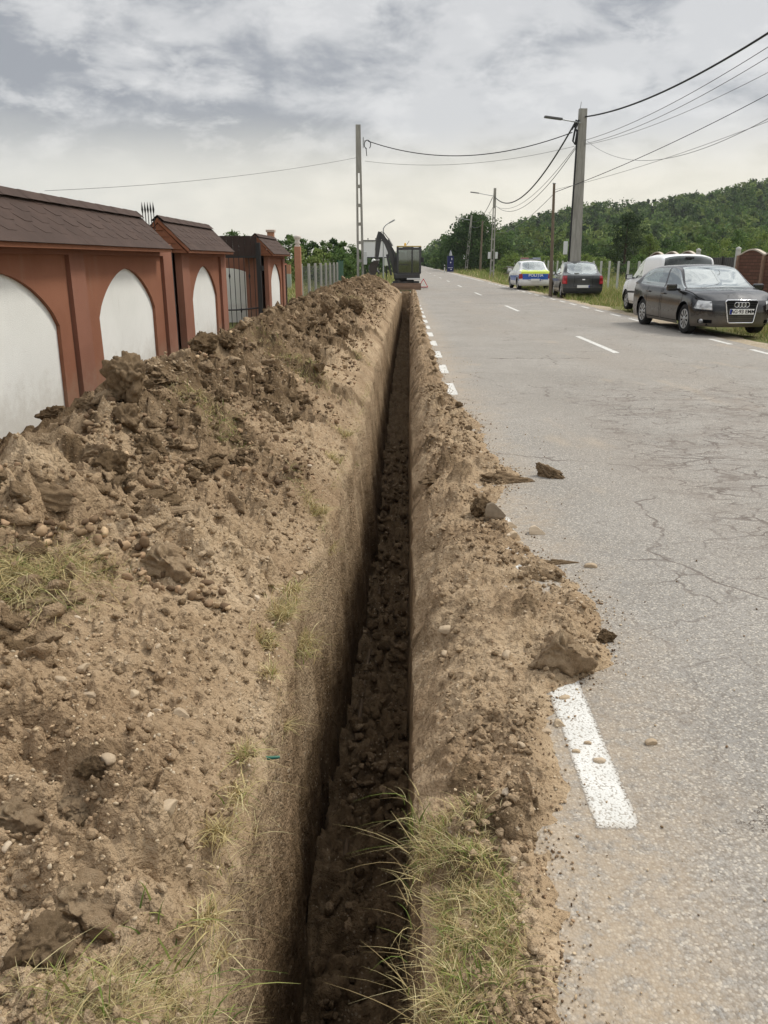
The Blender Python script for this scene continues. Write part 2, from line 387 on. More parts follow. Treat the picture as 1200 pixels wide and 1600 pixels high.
# ------------------------------------------------------------------ the trench, the spoil heap and the torn road edge: one soil sheet
XL = lambda Y: np.interp(Y, [-3, .5, 1.3, 3, 4.5, 8, 18, 28, 42, 60], [-.40, -.41, -.43, -.48, -.46, -.39, -.30, -.14, .13, .3])
XR = lambda Y: .04 + .0137 * Y
EDGE = lambda Y: np.interp(Y, [-3, .5, 1.27, 1.63, 2.0, 2.35, 2.62, 2.85, 3.4, 3.9, 4.3, 5.0, 5.35, 5.75, 6.1, 6.7, 7.6, 8.4, 9.2, 10.9, 13, 15, 22, 30, 42],
                           [.28, .28, .30, .36, .41, .45, .55, .82, .88, .80, .63, .56, .70, .88, .76, .70, .76, .68, .56, .55, .57, .57, .62, .72, .86])
XC = lambda Y: np.interp(Y, [-3, 1.5, 3, 6, 20, 30, 38, 43], [-1.75, -1.75, -1.8, -1.85, -1.8, -1.7, -1.45, -1.2])
ZC = lambda Y: np.interp(Y, [-3, 1, 2, 3.2, 4.5, 6, 8, 10, 12, 15, 20, 25, 30, 34, 40, 43.5], [.34, .40, .52, .62, .66, .70, .72, .70, .74, .76, .76, .76, .74, .74, .78, .64])
DEPTH = 1.62
YS = [-1.6]
while YS[-1] < 43.4:
    y = YS[-1]; YS.append(y + (.03 if y < .85 else min(.06, max(.0042, y * y / 900))))
YS = np.array(YS); NY = len(YS)
segs = [60, 215, 18, 110, 60, 36, 80, 80, 10]
y = YS
xl = XL(y) + .035 * n2(y * 1.3, y * 0 + 4.4) + .022 * n2(y * 4.7, y * 0 + 9.4) + .010 * n2(y * 13, y * 0 + 2.2)
xr = XR(y) + .022 * n2(y * 1.1, y * 0 + 1.7) + .013 * n2(y * 5, y * 0 + 6.1) + .006 * n2(y * 17, y * 0 + 1.1)
ed = EDGE(y) + .05 * n2(y * 2.2, y * 0 + 8.8)
drop = np.interp(y, [-3, 1.2, 2.2, 2.8, 45], [-.05, -.06, -.14, -.26, -.26])
fl = -DEPTH + .05 * n2(y * .7, y * 0 + 3.3) + smooth(41.0, 42.0, y) * (DEPTH - .12)
x0 = np.maximum(xr + .15, np.minimum(.40 + .006 * y, ed - .12))
zr_ = .03 + .03 * n2(y * 1.7, y * 0 + 5.5)
CX = np.stack([y * 0 - 3.62, XC(y), xl - .17, xl + .005, xl + np.interp(y, [0, 4, 8, 20, 45], [.0, .07, .16, .12, .05]), xr - .02, xr, x0, ed, ed + .22], 1)
CZ = np.stack([y * 0 + np.interp(y, [0, 8, 14, 24, 43], [-.2, -.2, -.12, -.1, -.1]), ZC(y), zr_ + .03, zr_ - .13, fl, fl, drop, y * 0 + .004, y * 0 + .022, y * 0 - .05], 1)
cols = []; part = []
for k, nseg in enumerate(segs):
    t = np.linspace(0, 1, nseg, endpoint=(k == len(segs) - 1))[None, :]
    x = CX[:, k:k + 1] * (1 - t) + CX[:, k + 1:k + 2] * t
    tz = t
    if k == 1: tz = t ** .85
    if k == 0: tz = t ** 1.25
    if k == 6: tz = 1 - (1 - t) ** 1.9
    z = CZ[:, k:k + 1] * (1 - tz) + CZ[:, k + 1:k + 2] * tz
    cols.append((x, z)); part += [k] * nseg
TX = np.concatenate([c[0] for c in cols], 1); TZ = np.concatenate([c[1] for c in cols], 1); NX = TX.shape[1]
# soften the crest so that the heap has no fold
ker = np.hanning(41); ker /= ker.sum()
i0, i1 = 20, segs[0] + segs[1]
pad = np.apply_along_axis(lambda r: np.convolve(r, ker, 'same'), 1, TZ[:, :i1 + 40])
wgt = smooth(8, 30, np.arange(i1 + 40)) * smooth(i1 - 4, i1 - 40, np.arange(i1 + 40))
TZ[:, :i1 + 40] = TZ[:, :i1 + 40] * (1 - wgt) + pad * wgt
TY = np.repeat(YS[:, None], NX, 1)
a, b = segs[0] + segs[1] - 30, sum(segs[:3]) + 40; k5 = np.hanning(15); k5 /= k5.sum()       # the rim is crumbled round, not a crisp arris
for A in (TX, TZ):
    sm_ = np.apply_along_axis(lambda q: np.convolve(q, k5, 'same'), 1, A[:, a - 30:b + 30])[:, 30:-30]; wq = smooth(0, 14, np.arange(b - a)) * smooth(b - a, b - a - 14, np.arange(b - a)); A[:, a:b] = A[:, a:b] * (1 - wq) + sm_ * wq
part = np.array(part); DAMP_SHADE = np.zeros_like(TX)
# -- heap
H = slice(0, sum(segs[:3])); X, Y, Z = TX[:, H], TY[:, H], TZ[:, H]
tcrest = np.clip((X - XL(Y)) / (XC(Y) - XL(Y)), 0, 1.4)                   # 0 at the rim, 1 on the crest
farr = smooth(3.2, 6.5, Y)
mask = smooth(-.25, .3, fbm2(X * .9, Y * .9 + 3, 3) + (tcrest - .45) * 1.1 * (.35 + .65 * farr) + .10 * farr)
leftn = smooth(.55, .95, tcrest) * (1 - farr)
mask = np.clip(mask + .5 * leftn * smooth(-.2, .3, fbm2(X * 1.1 + 5, Y * 1.1, 2)), 0, 1)
c1, r1 = clods(X, Y, .62, 1, .5); c2, r2 = clods(X, Y, .33, 2, .62); c3, r3 = clods(X, Y, .17, 3, .7); c4, r4 = clods(X, Y, .085, 4, .75); c5, r5 = clods(X, Y, .042, 5, .7)
rim = smooth(.0, .12, tcrest)
amp = (.25 + .75 * mask) * rim
dz = (.10 * fbm2(X * .8, Y * .8, 3) * rim * smooth(0, .4, tcrest)
      + amp * mask * (.085 * c1 + .075 * c2) + amp * (.050 * c3) + (.6 + .5 * amp) * (.036 * c4 + .024 * c5)
      + .020 * fbm2(X * 7, Y * 7, 4) * (.5 + mask) + .007 * fbm2(X * 34, Y * 34, 3)
      + (.3 + .7 * farr) * rim * (.060 * (.5 - np.abs(fbm2(X * 3.3 + 2, Y * 3.3, 5, .55))) * (.4 + mask) + .030 * (.5 - np.abs(fbm2(X * 9 + 7, Y * 9, 4, .6))) * (.5 + mask)))
# crumbled faces: pits between the lumps
dz -= .07 * mask * rim * smooth(.1, .5, np.abs(fbm2(X * 2.6 + 11, Y * 2.6, 4)))
TZ[:, H] += dz; TX[:, H] += (.03 * n2(X * 9, Y * 9 + 40) + .014 * n2(X * 23 + 3, Y * 23)) * mask * rim
DAMP_SHADE[:, H] = np.clip((.22 + .48 * smooth(.3, .75, tcrest)) * farr * (.6 + .8 * smooth(-.4, .5, fbm2(X * 1.9 + 4, Y * 1.9, 4))) + .55 * mask * smooth(.25, .8, r1 * (c1 > .05) * .6 + r2 * (c2 > .05) * .55) + .22 * mask + .5 * smooth(.35, .75, fbm2(X * 1.3 + 8, Y * 1.3, 4)) * mask + .25 * smooth(.15, .6, fbm2(X * 3.1, Y * 3.1 + 20, 3)) - .04 - .20 * (1 - farr), 0, 1)
# -- left wall
a = sum(segs[:3]); b = a + segs[3]; Wl = slice(a, b); X, Y, Z = TX[:, Wl], TY[:, Wl], TZ[:, Wl]
top = smooth(-1.6, .0, Z); up = smooth(-.55, -.02, Z)
TX[:, Wl] += (.016 * fbm2(Y * 2.2, Z * 1.4, 4) + .007 * n2(Y * 7 + 2 * Z, Z * .9) + .005 * n2(Y * 19 + 3 * Z, Z * 1.6) + .003 * fbm2(Y * 24, Z * 24, 3)
              + up * (.022 * fbm2(Y * 4 + 9, Z * 4, 3)) + .008 * clods(Y, Z, .07, 6, .4)[0])
DAMP_SHADE[:, Wl] = np.clip(.34 + 1.15 * smooth(-.45, -1.6, Z) + .35 * fbm2(Y * 2.7, Z * 2.2, 4) - .22 * up, 0, 2)  # darkens with depth: trench shade painted in, over moist soil
# -- floor
a, b = b, b + segs[4]; Fl = slice(a, b); X, Y = TX[:, Fl], TY[:, Fl]
f1, q1 = clods(X, Y, .22, 7, .7); f2, q2 = clods(X, Y, .10, 8, .8); f3, q3 = clods(X, Y, .05, 9, .8)
TZ[:, Fl] += .10 * f1 + .07 * f2 + .03 * f3 + .03 * fbm2(X * 4, Y * 4, 4)
DAMP_SHADE[:, Fl] = np.clip(.76 + .45 * fbm2(X * 3, Y * 3, 3) + .5 * (q1 - .5), .8, 2)  # moist floor, its tone also carrying some painted trench shade
# -- right wall
a, b = b, b + segs[5]; Wr = slice(a, b); Y, Z = TY[:, Wr], TZ[:, Wr]
TX[:, Wr] += .012 * fbm2(Y * 3, Z * 2, 4) + .01; DAMP_SHADE[:, Wr] = np.clip(.4 + .4 * fbm2(Y * 2.5, Z * 2, 3), 0, 1)
# -- bank and soil spilled over the asphalt
a = b; Bk = slice(a, NX); X, Y, Z = TX[:, Bk], TY[:, Bk], TZ[:, Bk]
s = np.clip((X - XR(Y)) / .12, 0, 1); nearE = smooth(.25, 0, np.abs(X - EDGE(Y)))
b1, p1 = clods(X, Y, .16, 10, .4); b2, p2 = clods(X, Y, .075, 11, .5); b3, p3 = clods(X, Y, .035, 12, .6)
far2 = smooth(6, 10, Y)
lump = smooth(-.15, .35, fbm2(X * 1.6 + 30, Y * 1.3, 3) + .3 * far2)
TZ[:, Bk] += smooth(.13, -.06, X - ed[:, None]) * s * ((.035 + .02 * smooth(0, -.2, Z)) * fbm2(X * 3.4, Y * 3.4, 4) + lump * (.07 + .01 * far2) * b1 + (.4 + .6 * lump) * .034 * b2 + .016 * b3 + .006 * fbm2(X * 28, Y * 28, 3)) \
    - .010 * nearE * (fbm2(X * 9, Y * 9 + 7, 4) + .3)
TX[:, Bk] += .026 * fbm2(Y * 4, Z * 5, 4) * smooth(0, .2, s)
# a settling crack along the verge in the foreground
ck = np.abs(X - (.395 + .02 * n2(Y * 7, Y * 0 + 3) + .05 * (2.1 - Y))) ; TZ[:, Bk] -= .03 * smooth(.012, .002, ck) * smooth(1.15, 1.3, Y) * smooth(2.15, 2.0, Y)
DAMP_SHADE[:, Bk] = np.clip(.10 + .6 * lump * smooth(.4, .8, p1) * (b1 > .1) + .30 * smooth(.15, .6, fbm2(X * 2.2, Y * 2.2 + 9, 4)) + .18 * smooth(-.02, -.2, Z) + .25 * far2, 0, 1)
# dark gritty scrape where the old sub-base shows
DAMP_SHADE[:, Bk] = np.maximum(DAMP_SHADE[:, Bk], .75 * smooth(.10, .05, np.hypot(X - .24, (Y - 2.1) * .7) + .03 * n2(X * 14, Y * 14)))
V = np.stack([TX, TY, TZ], -1).reshape(-1, 3)
ii = np.arange(NY * NX).reshape(NY, NX)
Q = np.stack([ii[:-1, :-1], ii[:-1, 1:], ii[1:, 1:], ii[1:, :-1]], -1).reshape(-1, 4)
kind(np_mesh('excavated_ground', V, Q, M_soil, attrs={'damp_shade': DAMP_SHADE.ravel()}), 'structure')
HEAPC = sum(segs[:2])
def heap_z(x, yy):
    j = int(np.clip(np.searchsorted(YS, yy), 1, NY - 1)); r = TX[j, :HEAPC + 10]
    return float(np.interp(x, r, TZ[j, :HEAPC + 10]))
def bank_z(x, yy):
    j = int(np.clip(np.searchsorted(YS, yy), 1, NY - 1)); k = sum(segs[:6]); z = float(np.interp(x, TX[j, k:], TZ[j, k:]))
    return max(z, 0.0) if x > .55 else z
def soil_z(x, yy): return heap_z(x, yy) if x < XL(yy) else bank_z(x, yy)
def soil_at(px, py):
    """where a line of sight meets the soil"""
    d = ray(px, py); o = np.array([0, 0, CAMH]); t = .6
    while t < 60:
        p = o + d * t
        if p[2] <= (soil_z(p[0], p[1]) if -3.6 < p[0] < 1.2 else 0): return p
        t += .01 + t * .002
    return o + d * t

# ------------------------------------------------------------------ ground, road, shoulder, markings
def sheet(name, x0, x1, y0, y1, z, mat, sub=(1, 1)):
    xs = np.linspace(x0, x1, sub[0] + 1); ys = np.linspace(y0, y1, sub[1] + 1)
    P = [(a, b, z) for b in ys for a in xs]; n = sub[0] + 1
    return np_mesh(name, P, [(j * n + i, j * n + i + 1, (j + 1) * n + i + 1, (j + 1) * n + i) for j in range(sub[1]) for i in range(sub[0])], mat, smoothed=False)
BIG = 2500
gx = [-BIG, -3.6, 1.2, BIG]; gy = [-BIG, -1.6, 43.4, BIG]
P = [(a, b, -.07) for b in gy for a in gx]
kind(np_mesh('ground', P, [(j * 4 + i, j * 4 + i + 1, j * 4 + i + 5, j * 4 + i + 4) for j in range(3) for i in range(3) if (i, j) != (1, 1)], M_ground, smoothed=False), 'structure')
ROADR = 6.72
pts = []; ys = np.concatenate([np.arange(-6, 60, .25), np.arange(60, 700, 8)])
rx = ROADR + .05 * fbm2(ys * .9, ys * 0 + 2, 3); lx = np.where(ys < 43, np.minimum(.5 + .008 * ys, EDGE(ys) - .035), .95) + .012 * n2(ys * 1.5, ys * 0)
V = np.concatenate([np.stack([lx, ys, ys * 0], 1), np.stack([rx, ys, ys * 0], 1), np.stack([rx + .06, ys, ys * 0 - .09], 1), np.stack([lx - .03, ys, ys * 0 - .09], 1)]); n = len(ys)
Q = []
for i in range(n - 1):
    Q += [(i, n + i, n + i + 1, i + 1), (n + i, 2 * n + i, 2 * n + i + 1, n + i + 1), (3 * n + i, i, i + 1, 3 * n + i + 1)]
kind(np_mesh('road', V, Q, M_asph, smoothed=False), 'structure')
ys = np.arange(-6, 160, .3); wv = .25 * fbm2(ys * .6, ys * 0 + 7, 4)
V = np.concatenate([np.stack([ys * 0 + ROADR - .2, ys, ys * 0 - .028], 1), np.stack([ROADR + .55 + wv, ys, ys * 0 - .035], 1), np.stack([ROADR + .8 + wv, ys, ys * 0 - .08], 1)]); n = len(ys)
kind(np_mesh('gravel_shoulder', V, [q for i in range(n - 1) for q in ((i, n + i, n + i + 1, i + 1), (n + i, 2 * n + i, 2 * n + i + 1, n + i + 1))], M_shoulder), 'structure')
def marking(xc, width, y0, y1, nsub=None):
    nx = 7; ny = max(8, min(40, int((y1 - y0) / .035))); xs = np.linspace(-1, 1, nx); t = np.linspace(0, 1, ny)
    P = []; E = []
    for b in t:
        for a in xs:
            yy = y0 + (y1 - y0) * b + .012 * float(n2(xc * 9 + a * 2, y0 * 3 + b * 9)); P.append((xc + a * width / 2 + .004 * float(n2(a * 3, yy * 9)), yy, .0015)); E.append(0.0 if abs(a) > .99 or b < .001 or b > .999 else 1.0)
    return kind(np_mesh('lane_marking', P, [(j * nx + i, j * nx + i + 1, (j + 1) * nx + i + 1, (j + 1) * nx + i) for j in range(ny - 1) for i in range(nx - 1)], M_mark, smoothed=False, attrs={'edge': np.array(E)}), 'structure')
for k in range(23):
    ya = 1.87 + 1.9 * k; marking(.632 + .0045 * ya, .145, ya, ya + .98)
for k in range(-1, 16): marking(3.83, .14, 13.97 + 11.75 * k, 17.25 + 11.75 * k)
for k in range(26): marking(6.42, .13, 7.6 + 1.98 * k, 8.7 + 1.98 * k)
marking(6.42, .13, 59, 260)
# ------------------------------------------------------------------ clods, stones, gravel
def ico(sub):
    bm = bmesh.new(); bmesh.ops.create_icosphere(bm, subdivisions=sub, radius=1.0); bm.verts.ensure_lookup_table()
    V = np.array([v.co[:] for v in bm.verts]); F = np.array([[v.index for v in f.verts] for f in bm.faces]); bm.free(); return V, F
ICO = {k: ico(k) for k in (1, 2, 3, 4, 5, 6)}
def lump_shape(seed, sub, cuts, rough, dims):
    r = np.random.default_rng(seed); V, F = ICO[sub]; V = V.copy()
    for _ in range(cuts):
        nrm = r.normal(size=3); nrm /= np.linalg.norm(nrm); d = r.uniform(.42, .82); p = V @ nrm
        V -= np.outer(np.clip(p - d, 0, None) * .93, nrm)
    off = r.uniform(-50, 50, 3)
    k = 1 + rough * (.45 * fbm3(V * 1.1 + off, 3) + .30 * np.abs(fbm3(V * 2.2 + off, 4)) - .13)
    if rough > .3: k += rough * (0.19 * np.clip(fbm3(V * 5 + off, 4), -.6, .6) + .075 * fbm3(V * 15 + off, 3))
    V *= k[:, None]; V *= np.array(dims); V[:, 2] -= V[:, 2].min() * .55
    return V, F
def tri_data(name, V, F, mat):
    o = np_mesh(name, V, F, mat, tris=True); me = o.data; bpy.data.objects.remove(o); return me
CLODS = [tri_data('soil_clod', *lump_shape(100 + i, 5, 9, .95, d), M_clod[m]) for i, (d, m) in enumerate(
    [((1, .8, .7), 0), ((1, .7, .55), 1), ((.9, .8, .9), 2), ((1.1, .6, .35), 0), ((.8, .7, 1.0), 1), ((1, .9, .5), 2), ((1.2, .6, .5), 1), ((.9, .8, .6), 0)])]
STONES = [tri_data('stone', *lump_shape(300 + i, 4, c, rg, d), M_stone) for i, (c, rg, d) in enumerate(
    [(1, .26, (1, .75, .55)), (7, .3, (1, .8, .6)), (4, .28, (1, .65, .5)), (10, .28, (1, .8, .65)), (2, .24, (1, .85, .5)), (7, .34, (1, .6, .55))])]
def put(me, name, p, size, label, cat, group=None, rz=None, tilt=(0, 0), scl=(1, 1, 1), sink=.25):
    o = link(bpy.data.objects.new(name, me)); o.location = (p[0], p[1], p[2] - size * sink)
    o.rotation_euler = (tilt[0], tilt[1], rnd.uniform(0, 6.28) if rz is None else rz); o.scale = tuple(size * s for s in scl)
    return tag(o, label, cat, group)
def clod_px(px, py, wpx, k, label, rz=None, tilt=(0, 0), scl=(1, 1, 1), sink=.25, group=None):
    p = soil_at(px, py); d = float((p - np.array([0, 0, CAMH])) @ FW); return put(CLODS[k], 'soil_clod', p, wpx / 2 * d / FPX, label, 'soil clod', group, rz, tilt, scl, sink)
clod_px(205, 612, 84, 4, 'tall dark crumbly clod standing on the heap crest in front of the second white arch', 0.4, (0, .1), (1.1, 1, 1.15), .2)
clod_px(262, 590, 74, 6, 'brown crumbly clod leaning against the right side of the tall dark crest clod', 1.2, (0, .1), (1.1, 1, 1.0), .3)
clod_px(318, 545, 60, 2, 'dark knobbly clod on the heap crest before the narrow wall pier', 1.0, (0, 0), (1, .9, .9), .2)
clod_px(350, 541, 46, 2, 'dark clod beside the bigger one on the heap crest under the barred gate', 2.2, (0, 0), (1, 1, .9), .2)
clod_px(84, 652, 52, 5, 'smooth dark brown clod leaning on the foot of the first white arch', .2, (.1, .2), (1.1, .8, 1.3), .1)
clod_px(146, 640, 64, 1, 'brown slab-like clod at the foot of the orange pillar between the white arches', .1, (0, .15), (1.1, .8, 1.0), .2)
clod_px(62, 750, 175, 6, 'largest cracked block of earth at the left edge of the heap under the first arch', .15, (0.1, .12), (1.0, .9, 1.0), .5)
clod_px(172, 735, 70, 2, 'dark crumbly clod right of the largest cracked block', .9, (0, 0), (1, 1, 1.1), .3)
clod_px(222, 778, 105, 5, 'wide dark clod overhanging a black hollow in the middle of the heap', .1, (.15, .1), (1.2, .8, .9), .35)
clod_px(266, 797, 62, 3, 'flat pale slab of soil just right of the dark hollow', .2, (.2, .15), (1.1, 1, .8), .1)
clod_px(255, 885, 120, 0, 'rounded tan block of earth with a dark undercut right of the straw tussock', .2, (.1, .1), (1, .9, 1.1), .35)
clod_px(872, 1040, 124, 0, 'big squarish tan clod lying on the asphalt edge above the long white dash', .25, (.0, .05), (1.0, .8, 1.15), .12)
clod_px(800, 752, 84, 6, 'long low slab of soil lying across the asphalt edge', .08, (0, .03), (1.1, .75, .8), .15)
clod_px(850, 744, 52, 1, 'tilted brown slab of soil propped on the end of the long low slab', -.5, (.1, .45), (1.1, .7, .9), .0)
clod_px(700, 738, 86, 5, 'dark torn sod with pale roots on the trench bank left of the long slab', .1, (0, 0), (1.1, .8, .6), .35)
clod_px(748, 800, 46, 2, 'dark grey clod beside the buried white dash', .9, (0, 0), (.9, .9, 1.1), .3)
clod_px(945, 1000, 40, 2, 'dark broken clod at the right corner of the big squarish one', .4, (0, 0), (1, 1, .9), .2)
clod_px(880, 880, 58, 6, 'small flat turf scrap with rootlets on the asphalt', .1, (0, 0), (1.2, .6, .5), .1)
clod_px(962, 1056, 54, 3, 'thin smear of soil right of the big squarish clod on the road', -.1, (0, 0), (1.3, .7, .35), .1)
clod_px(516, 492, 34, 4, 'upright squared clod on the far heap, the leftmost of three', .2, (0, .1), (1, .8, 1.1), .1)
clod_px(536, 482, 22, 2, 'narrow upright clod between two others on the far heap', .2, (0, .2), (.8, .8, 1.5), .1)
clod_px(556, 484, 30, 2, 'dark wedge-shaped clod on the far heap nearest the trench', -.3, (0, .5), (1.2, .8, 1.0), .1)
clod_px(537, 524, 24, 2, 'small dark upright clod below the far group on the heap', .4, (0, 0), (1, .8, 1.2), .1)
clod_px(120, 1385, 215, 0, 'broad dusty block of earth low on the left, over the black gap', .1, (.05, .05), (1.0, .8, .75), .5)
clod_px(78, 1480, 150, 4, 'round-faced dusty clod in the lower left under the black gap', .9, (0, 0), (1, .9, .9), .45)
clod_px(22, 1270, 120, 0, 'dusty rounded clod cut off by the left edge of the view', .4, (0, 0), (1, .9, .9), .45)
clod_px(128, 1262, 82, 7, 'small dusty clod above the broad block low on the left', .9, (0, 0), (1, .9, .9), .35)
clod_px(148, 1200, 60, 2, 'dark hollow-sided clod beside the smooth grey pebble', .3, (0, 0), (1, .9, .8), .3)
clod_px(20, 1560, 120, 7, 'tan clod in the bottom left corner beside the straw', .3, (0, 0), (1, .9, .8), .5)
clod_px(640, 186 + 300, 16, 1, 'small clod on the far trench bank beside the road', .3, (0, 0), (1, 1, 1), .3)
GC = 'clods of earth heaped along the trench'
for i in range(265):
    yy = rnd.choice((rnd.uniform(2.6, 8), rnd.uniform(5, 16), rnd.uniform(10, 42))); tt = min(1.15, abs(rnd.gauss(.75, .28)))
    if yy < 4.5 and tt < .55: continue
    if tt < .22: continue
    xx = float(XL(yy)) + tt * float(XC(yy) - XL(yy)); sz = rnd.uniform(.035, .085) * (1 + .03 * yy) * (1.6 if rnd.random() < .22 else 1)
    if float(n2(xx * .8 + 3, yy * .8)) < -.25: continue
    put(CLODS[rnd.randrange(8)], 'soil_clod', (xx, yy, heap_z(xx, yy)), sz, 'ordinary rough clod of earth among many on the long spoil heap', 'soil clod', GC, tilt=(rnd.uniform(-.5, .5), rnd.uniform(-.5, .5)), sink=rnd.uniform(.1, .5))
for i in range(60):
    yy = rnd.uniform(7, 40); xx = float(EDGE(yy)) - abs(rnd.gauss(.02, .14)); sz = rnd.uniform(.02, .045) * (1 + .03 * yy)
    put(CLODS[rnd.randrange(8)], 'soil_clod', (xx, yy, bank_z(xx, yy)), sz, 'small clod spilled along the torn far edge of the asphalt', 'soil clod', 'clods spilled along the road edge', sink=.3)

def stone_px(px, py, wpx, k, label, rz=None, tilt=(0, 0), scl=(1, 1, 1), group=None, sink=.22):
    p = soil_at(px, py); d = float((p - np.array([0, 0, CAMH])) @ FW)
    if p[0] > .5: p[2] = max(p[2], .0)
    return put(STONES[k], 'stone', p, wpx / 2 * d / FPX, label, 'stone', group, rz, tilt, scl, sink)
stone_px(259, 1266, 50, 3, 'pale squared cream stone on the bare slope', .2, (0, .1), (1, .8, .8), sink=.1)
stone_px(166, 1190, 34, 0, 'smooth oval grey pebble beside a dark hollow', -.5, (0, 0), (1, 1, 1.1), sink=.05)
stone_px(281, 1118, 36, 1, 'round grey-brown stone above the cream one', .3)
stone_px(129, 1046, 28, 3, 'squarish tan stone below the straw tussock', .2)
stone_px(94, 1062, 26, 2, 'oval tan stone left of the squarish one', -.3)
stone_px(139, 1088, 24, 0, 'round brown stone under the squarish tan one', .3)
stone_px(206, 1085, 24, 4, 'flat oval stone in the middle of the gravelly slope', .1)
stone_px(140, 1534, 28, 3, 'pale pinkish stone in the straw at the bottom left', .4)
stone_px(293, 1356, 16, 0, 'small white pebble near the trench rim', .4)
bo = stone_px(770, 808, 46, 1, 'long grey-brown boulder lying on the buried white dash', .1, (0, 0), (1, .8, 1.2), sink=.05)
bo.material_slots[0].link = 'OBJECT'; bo.material_slots[0].material = plain('boulder', (.21, .165, .115), .9, .2, 0, .35, 3)
stone_px(797, 823, 24, 1, 'brown stone tucked under the long grey-brown boulder', .5)
stone_px(801, 838, 17, 0, 'pale egg-shaped pebble at the asphalt edge', .8, (0, 0), (1, 1.1, 1.2), sink=.05)
stone_px(811, 850, 15, 4, 'small pale pebble below the egg-shaped one', .2)
stone_px(836, 835, 36, 1, 'flat-topped brown stone alone on the asphalt', .1, (0, 0), (1, .8, .9), sink=.08)
stone_px(923, 886, 20, 0, 'smooth oval grey pebble on the asphalt by the turf scrap', .0)
stone_px(1017, 1163, 20, 0, 'single tan pebble out on the bare asphalt', .4, sink=.05)
stone_px(936, 1192, 20, 2, 'reddish brown stone in the middle of the white dash', .0, sink=.05)
stone_px(900, 1176, 13, 0, 'small grey pebble at the left of the white dash', .0, sink=.05)
stone_px(918, 1164, 12, 0, 'small round pebble near the top of the white dash', .0, sink=.05)
stone_px(873, 1134, 26, 1, 'dark grey stone beside the top of the white dash', .0)
stone_px(852, 1146, 20, 0, 'smooth brown pebble left of the dark stone by the dash', .4)
stone_px(881, 1093, 20, 2, 'reddish stone half hiding the tip of the white dash', .4)
stone_px(792, 1028, 22, 0, 'pale upright pebble left of the big squarish clod', 1.4, (0, 0), (1, 1, 1.4), sink=.1)
stone_px(701, 984, 34, 2, 'flat brown stone set in the trench bank', .1)
stone_px(695, 1022, 16, 0, 'white pebble set in the trench bank', 1.5)
GS = 'stones scattered over the spoil slope'
for i in range(230):
    yy = .95 + 4.6 * rnd.random() ** 1.6; tt = rnd.uniform(.03, .95); xx = float(XL(yy)) + tt * float(XC(yy) - XL(yy))
    if xx < -.75 * yy - .5: continue
    if float(n2(xx * 1.3 + 9, yy * 1.3)) < -.1: continue
    sz = rnd.uniform(.007, .019) * (1.45 if rnd.random() < .12 else 1)
    put(STONES[rnd.randrange(6)], 'stone', (xx, yy, heap_z(xx, yy)), sz, 'small tan stone among the many scattered over the bare spoil slope', 'stone', GS, tilt=(rnd.uniform(-.4, .4), rnd.uniform(-.4, .4)), sink=rnd.uniform(.15, .6))
for i in range(70):
    yy = rnd.uniform(1.4, 6.5); xx = float(EDGE(yy)) - abs(rnd.gauss(.0, .2)) + .03
    if xx < .2: continue
    put(STONES[rnd.randrange(6)], 'stone', (xx, yy, bank_z(xx, yy)), rnd.uniform(.007, .019), 'small stone in the soil spilled along the asphalt edge', 'stone', 'stones spilled along the asphalt edge', sink=rnd.uniform(.0, .3))

def scatter_mesh(name, P, R, sub, seed, pal, flat=.7):
    r = np.random.default_rng(seed); F0 = ICO[sub][1]; n = len(P); k = len(ICO[sub][0])
    SH = np.stack([lump_shape(seed * 100 + q, sub, 8, .5 if sub > 1 else .25, (1, .85, .8))[0] for q in range(14)])
    ang = r.uniform(0, 6.28, n); sc = r.uniform(.65, 1.15, (n, 3)) * np.array([1, .9, flat * 1.25])
    L = SH[r.integers(0, 14, n)] * sc[:, None, :]; c, s = np.cos(ang)[:, None], np.sin(ang)[:, None]
    Lx = L[..., 0] * c - L[..., 1] * s; Ly = L[..., 0] * s + L[..., 1] * c
    V = np.stack([Lx, Ly, L[..., 2]], -1) * R[:, None, None] + P[:, None, :]
    F = (F0[None] + (np.arange(n) * k)[:, None, None]).reshape(-1, 3)
    col = np.array(pal)[r.integers(0, len(pal), n)] * r.uniform(.75, 1.2, (n, 1))
    return kind(np_mesh(name, V.reshape(-1, 3), F, M_gravel, attrs={'tint': np.repeat(col, k, 0)}), 'stuff')
PAL_DRY = [(.45, .34, .215), (.40, .29, .18), (.48, .38, .255), (.31, .215, .13), (.42, .315, .20), (.50, .41, .29), (.24, .165, .1)]
PAL_DARK = [(.16, .105, .06), (.11, .07, .04), (.22, .15, .085), (.3, .2, .12)]
P = []; R = []
while len(P) < 15000:
    yy = .9 + 7.5 * rnd.random() ** 2.0; tt = rnd.random(); xx = float(XL(yy)) + tt * float(XC(yy) - XL(yy))
    if xx < -.7 * yy - .6 or float(n2(xx * 1.7 + 9, yy * 1.7)) + .55 * rnd.random() < .12: continue
    r_ = .0022 + .0085 * rnd.random() ** 2.6; P.append((xx, yy, heap_z(xx, yy) + r_ * .2)); R.append(r_ * (1 + .06 * yy))
scatter_mesh('gravel', np.array(P), np.array(R), 1, 3, PAL_DRY)
P = []; R = []
while len(P) < 5500:
    yy = 1.2 + 9 * rnd.random() ** 1.8; g = rnd.random(); xx = float(EDGE(yy)) + (-.55 * rnd.random() if g < .7 else abs(rnd.gauss(0, .07)))
    if xx < .15: continue
    r_ = .0018 + .006 * rnd.random() ** 2.5; P.append((xx, yy, bank_z(xx, yy) + r_ * .3)); R.append(r_ * (1 + .06 * yy))
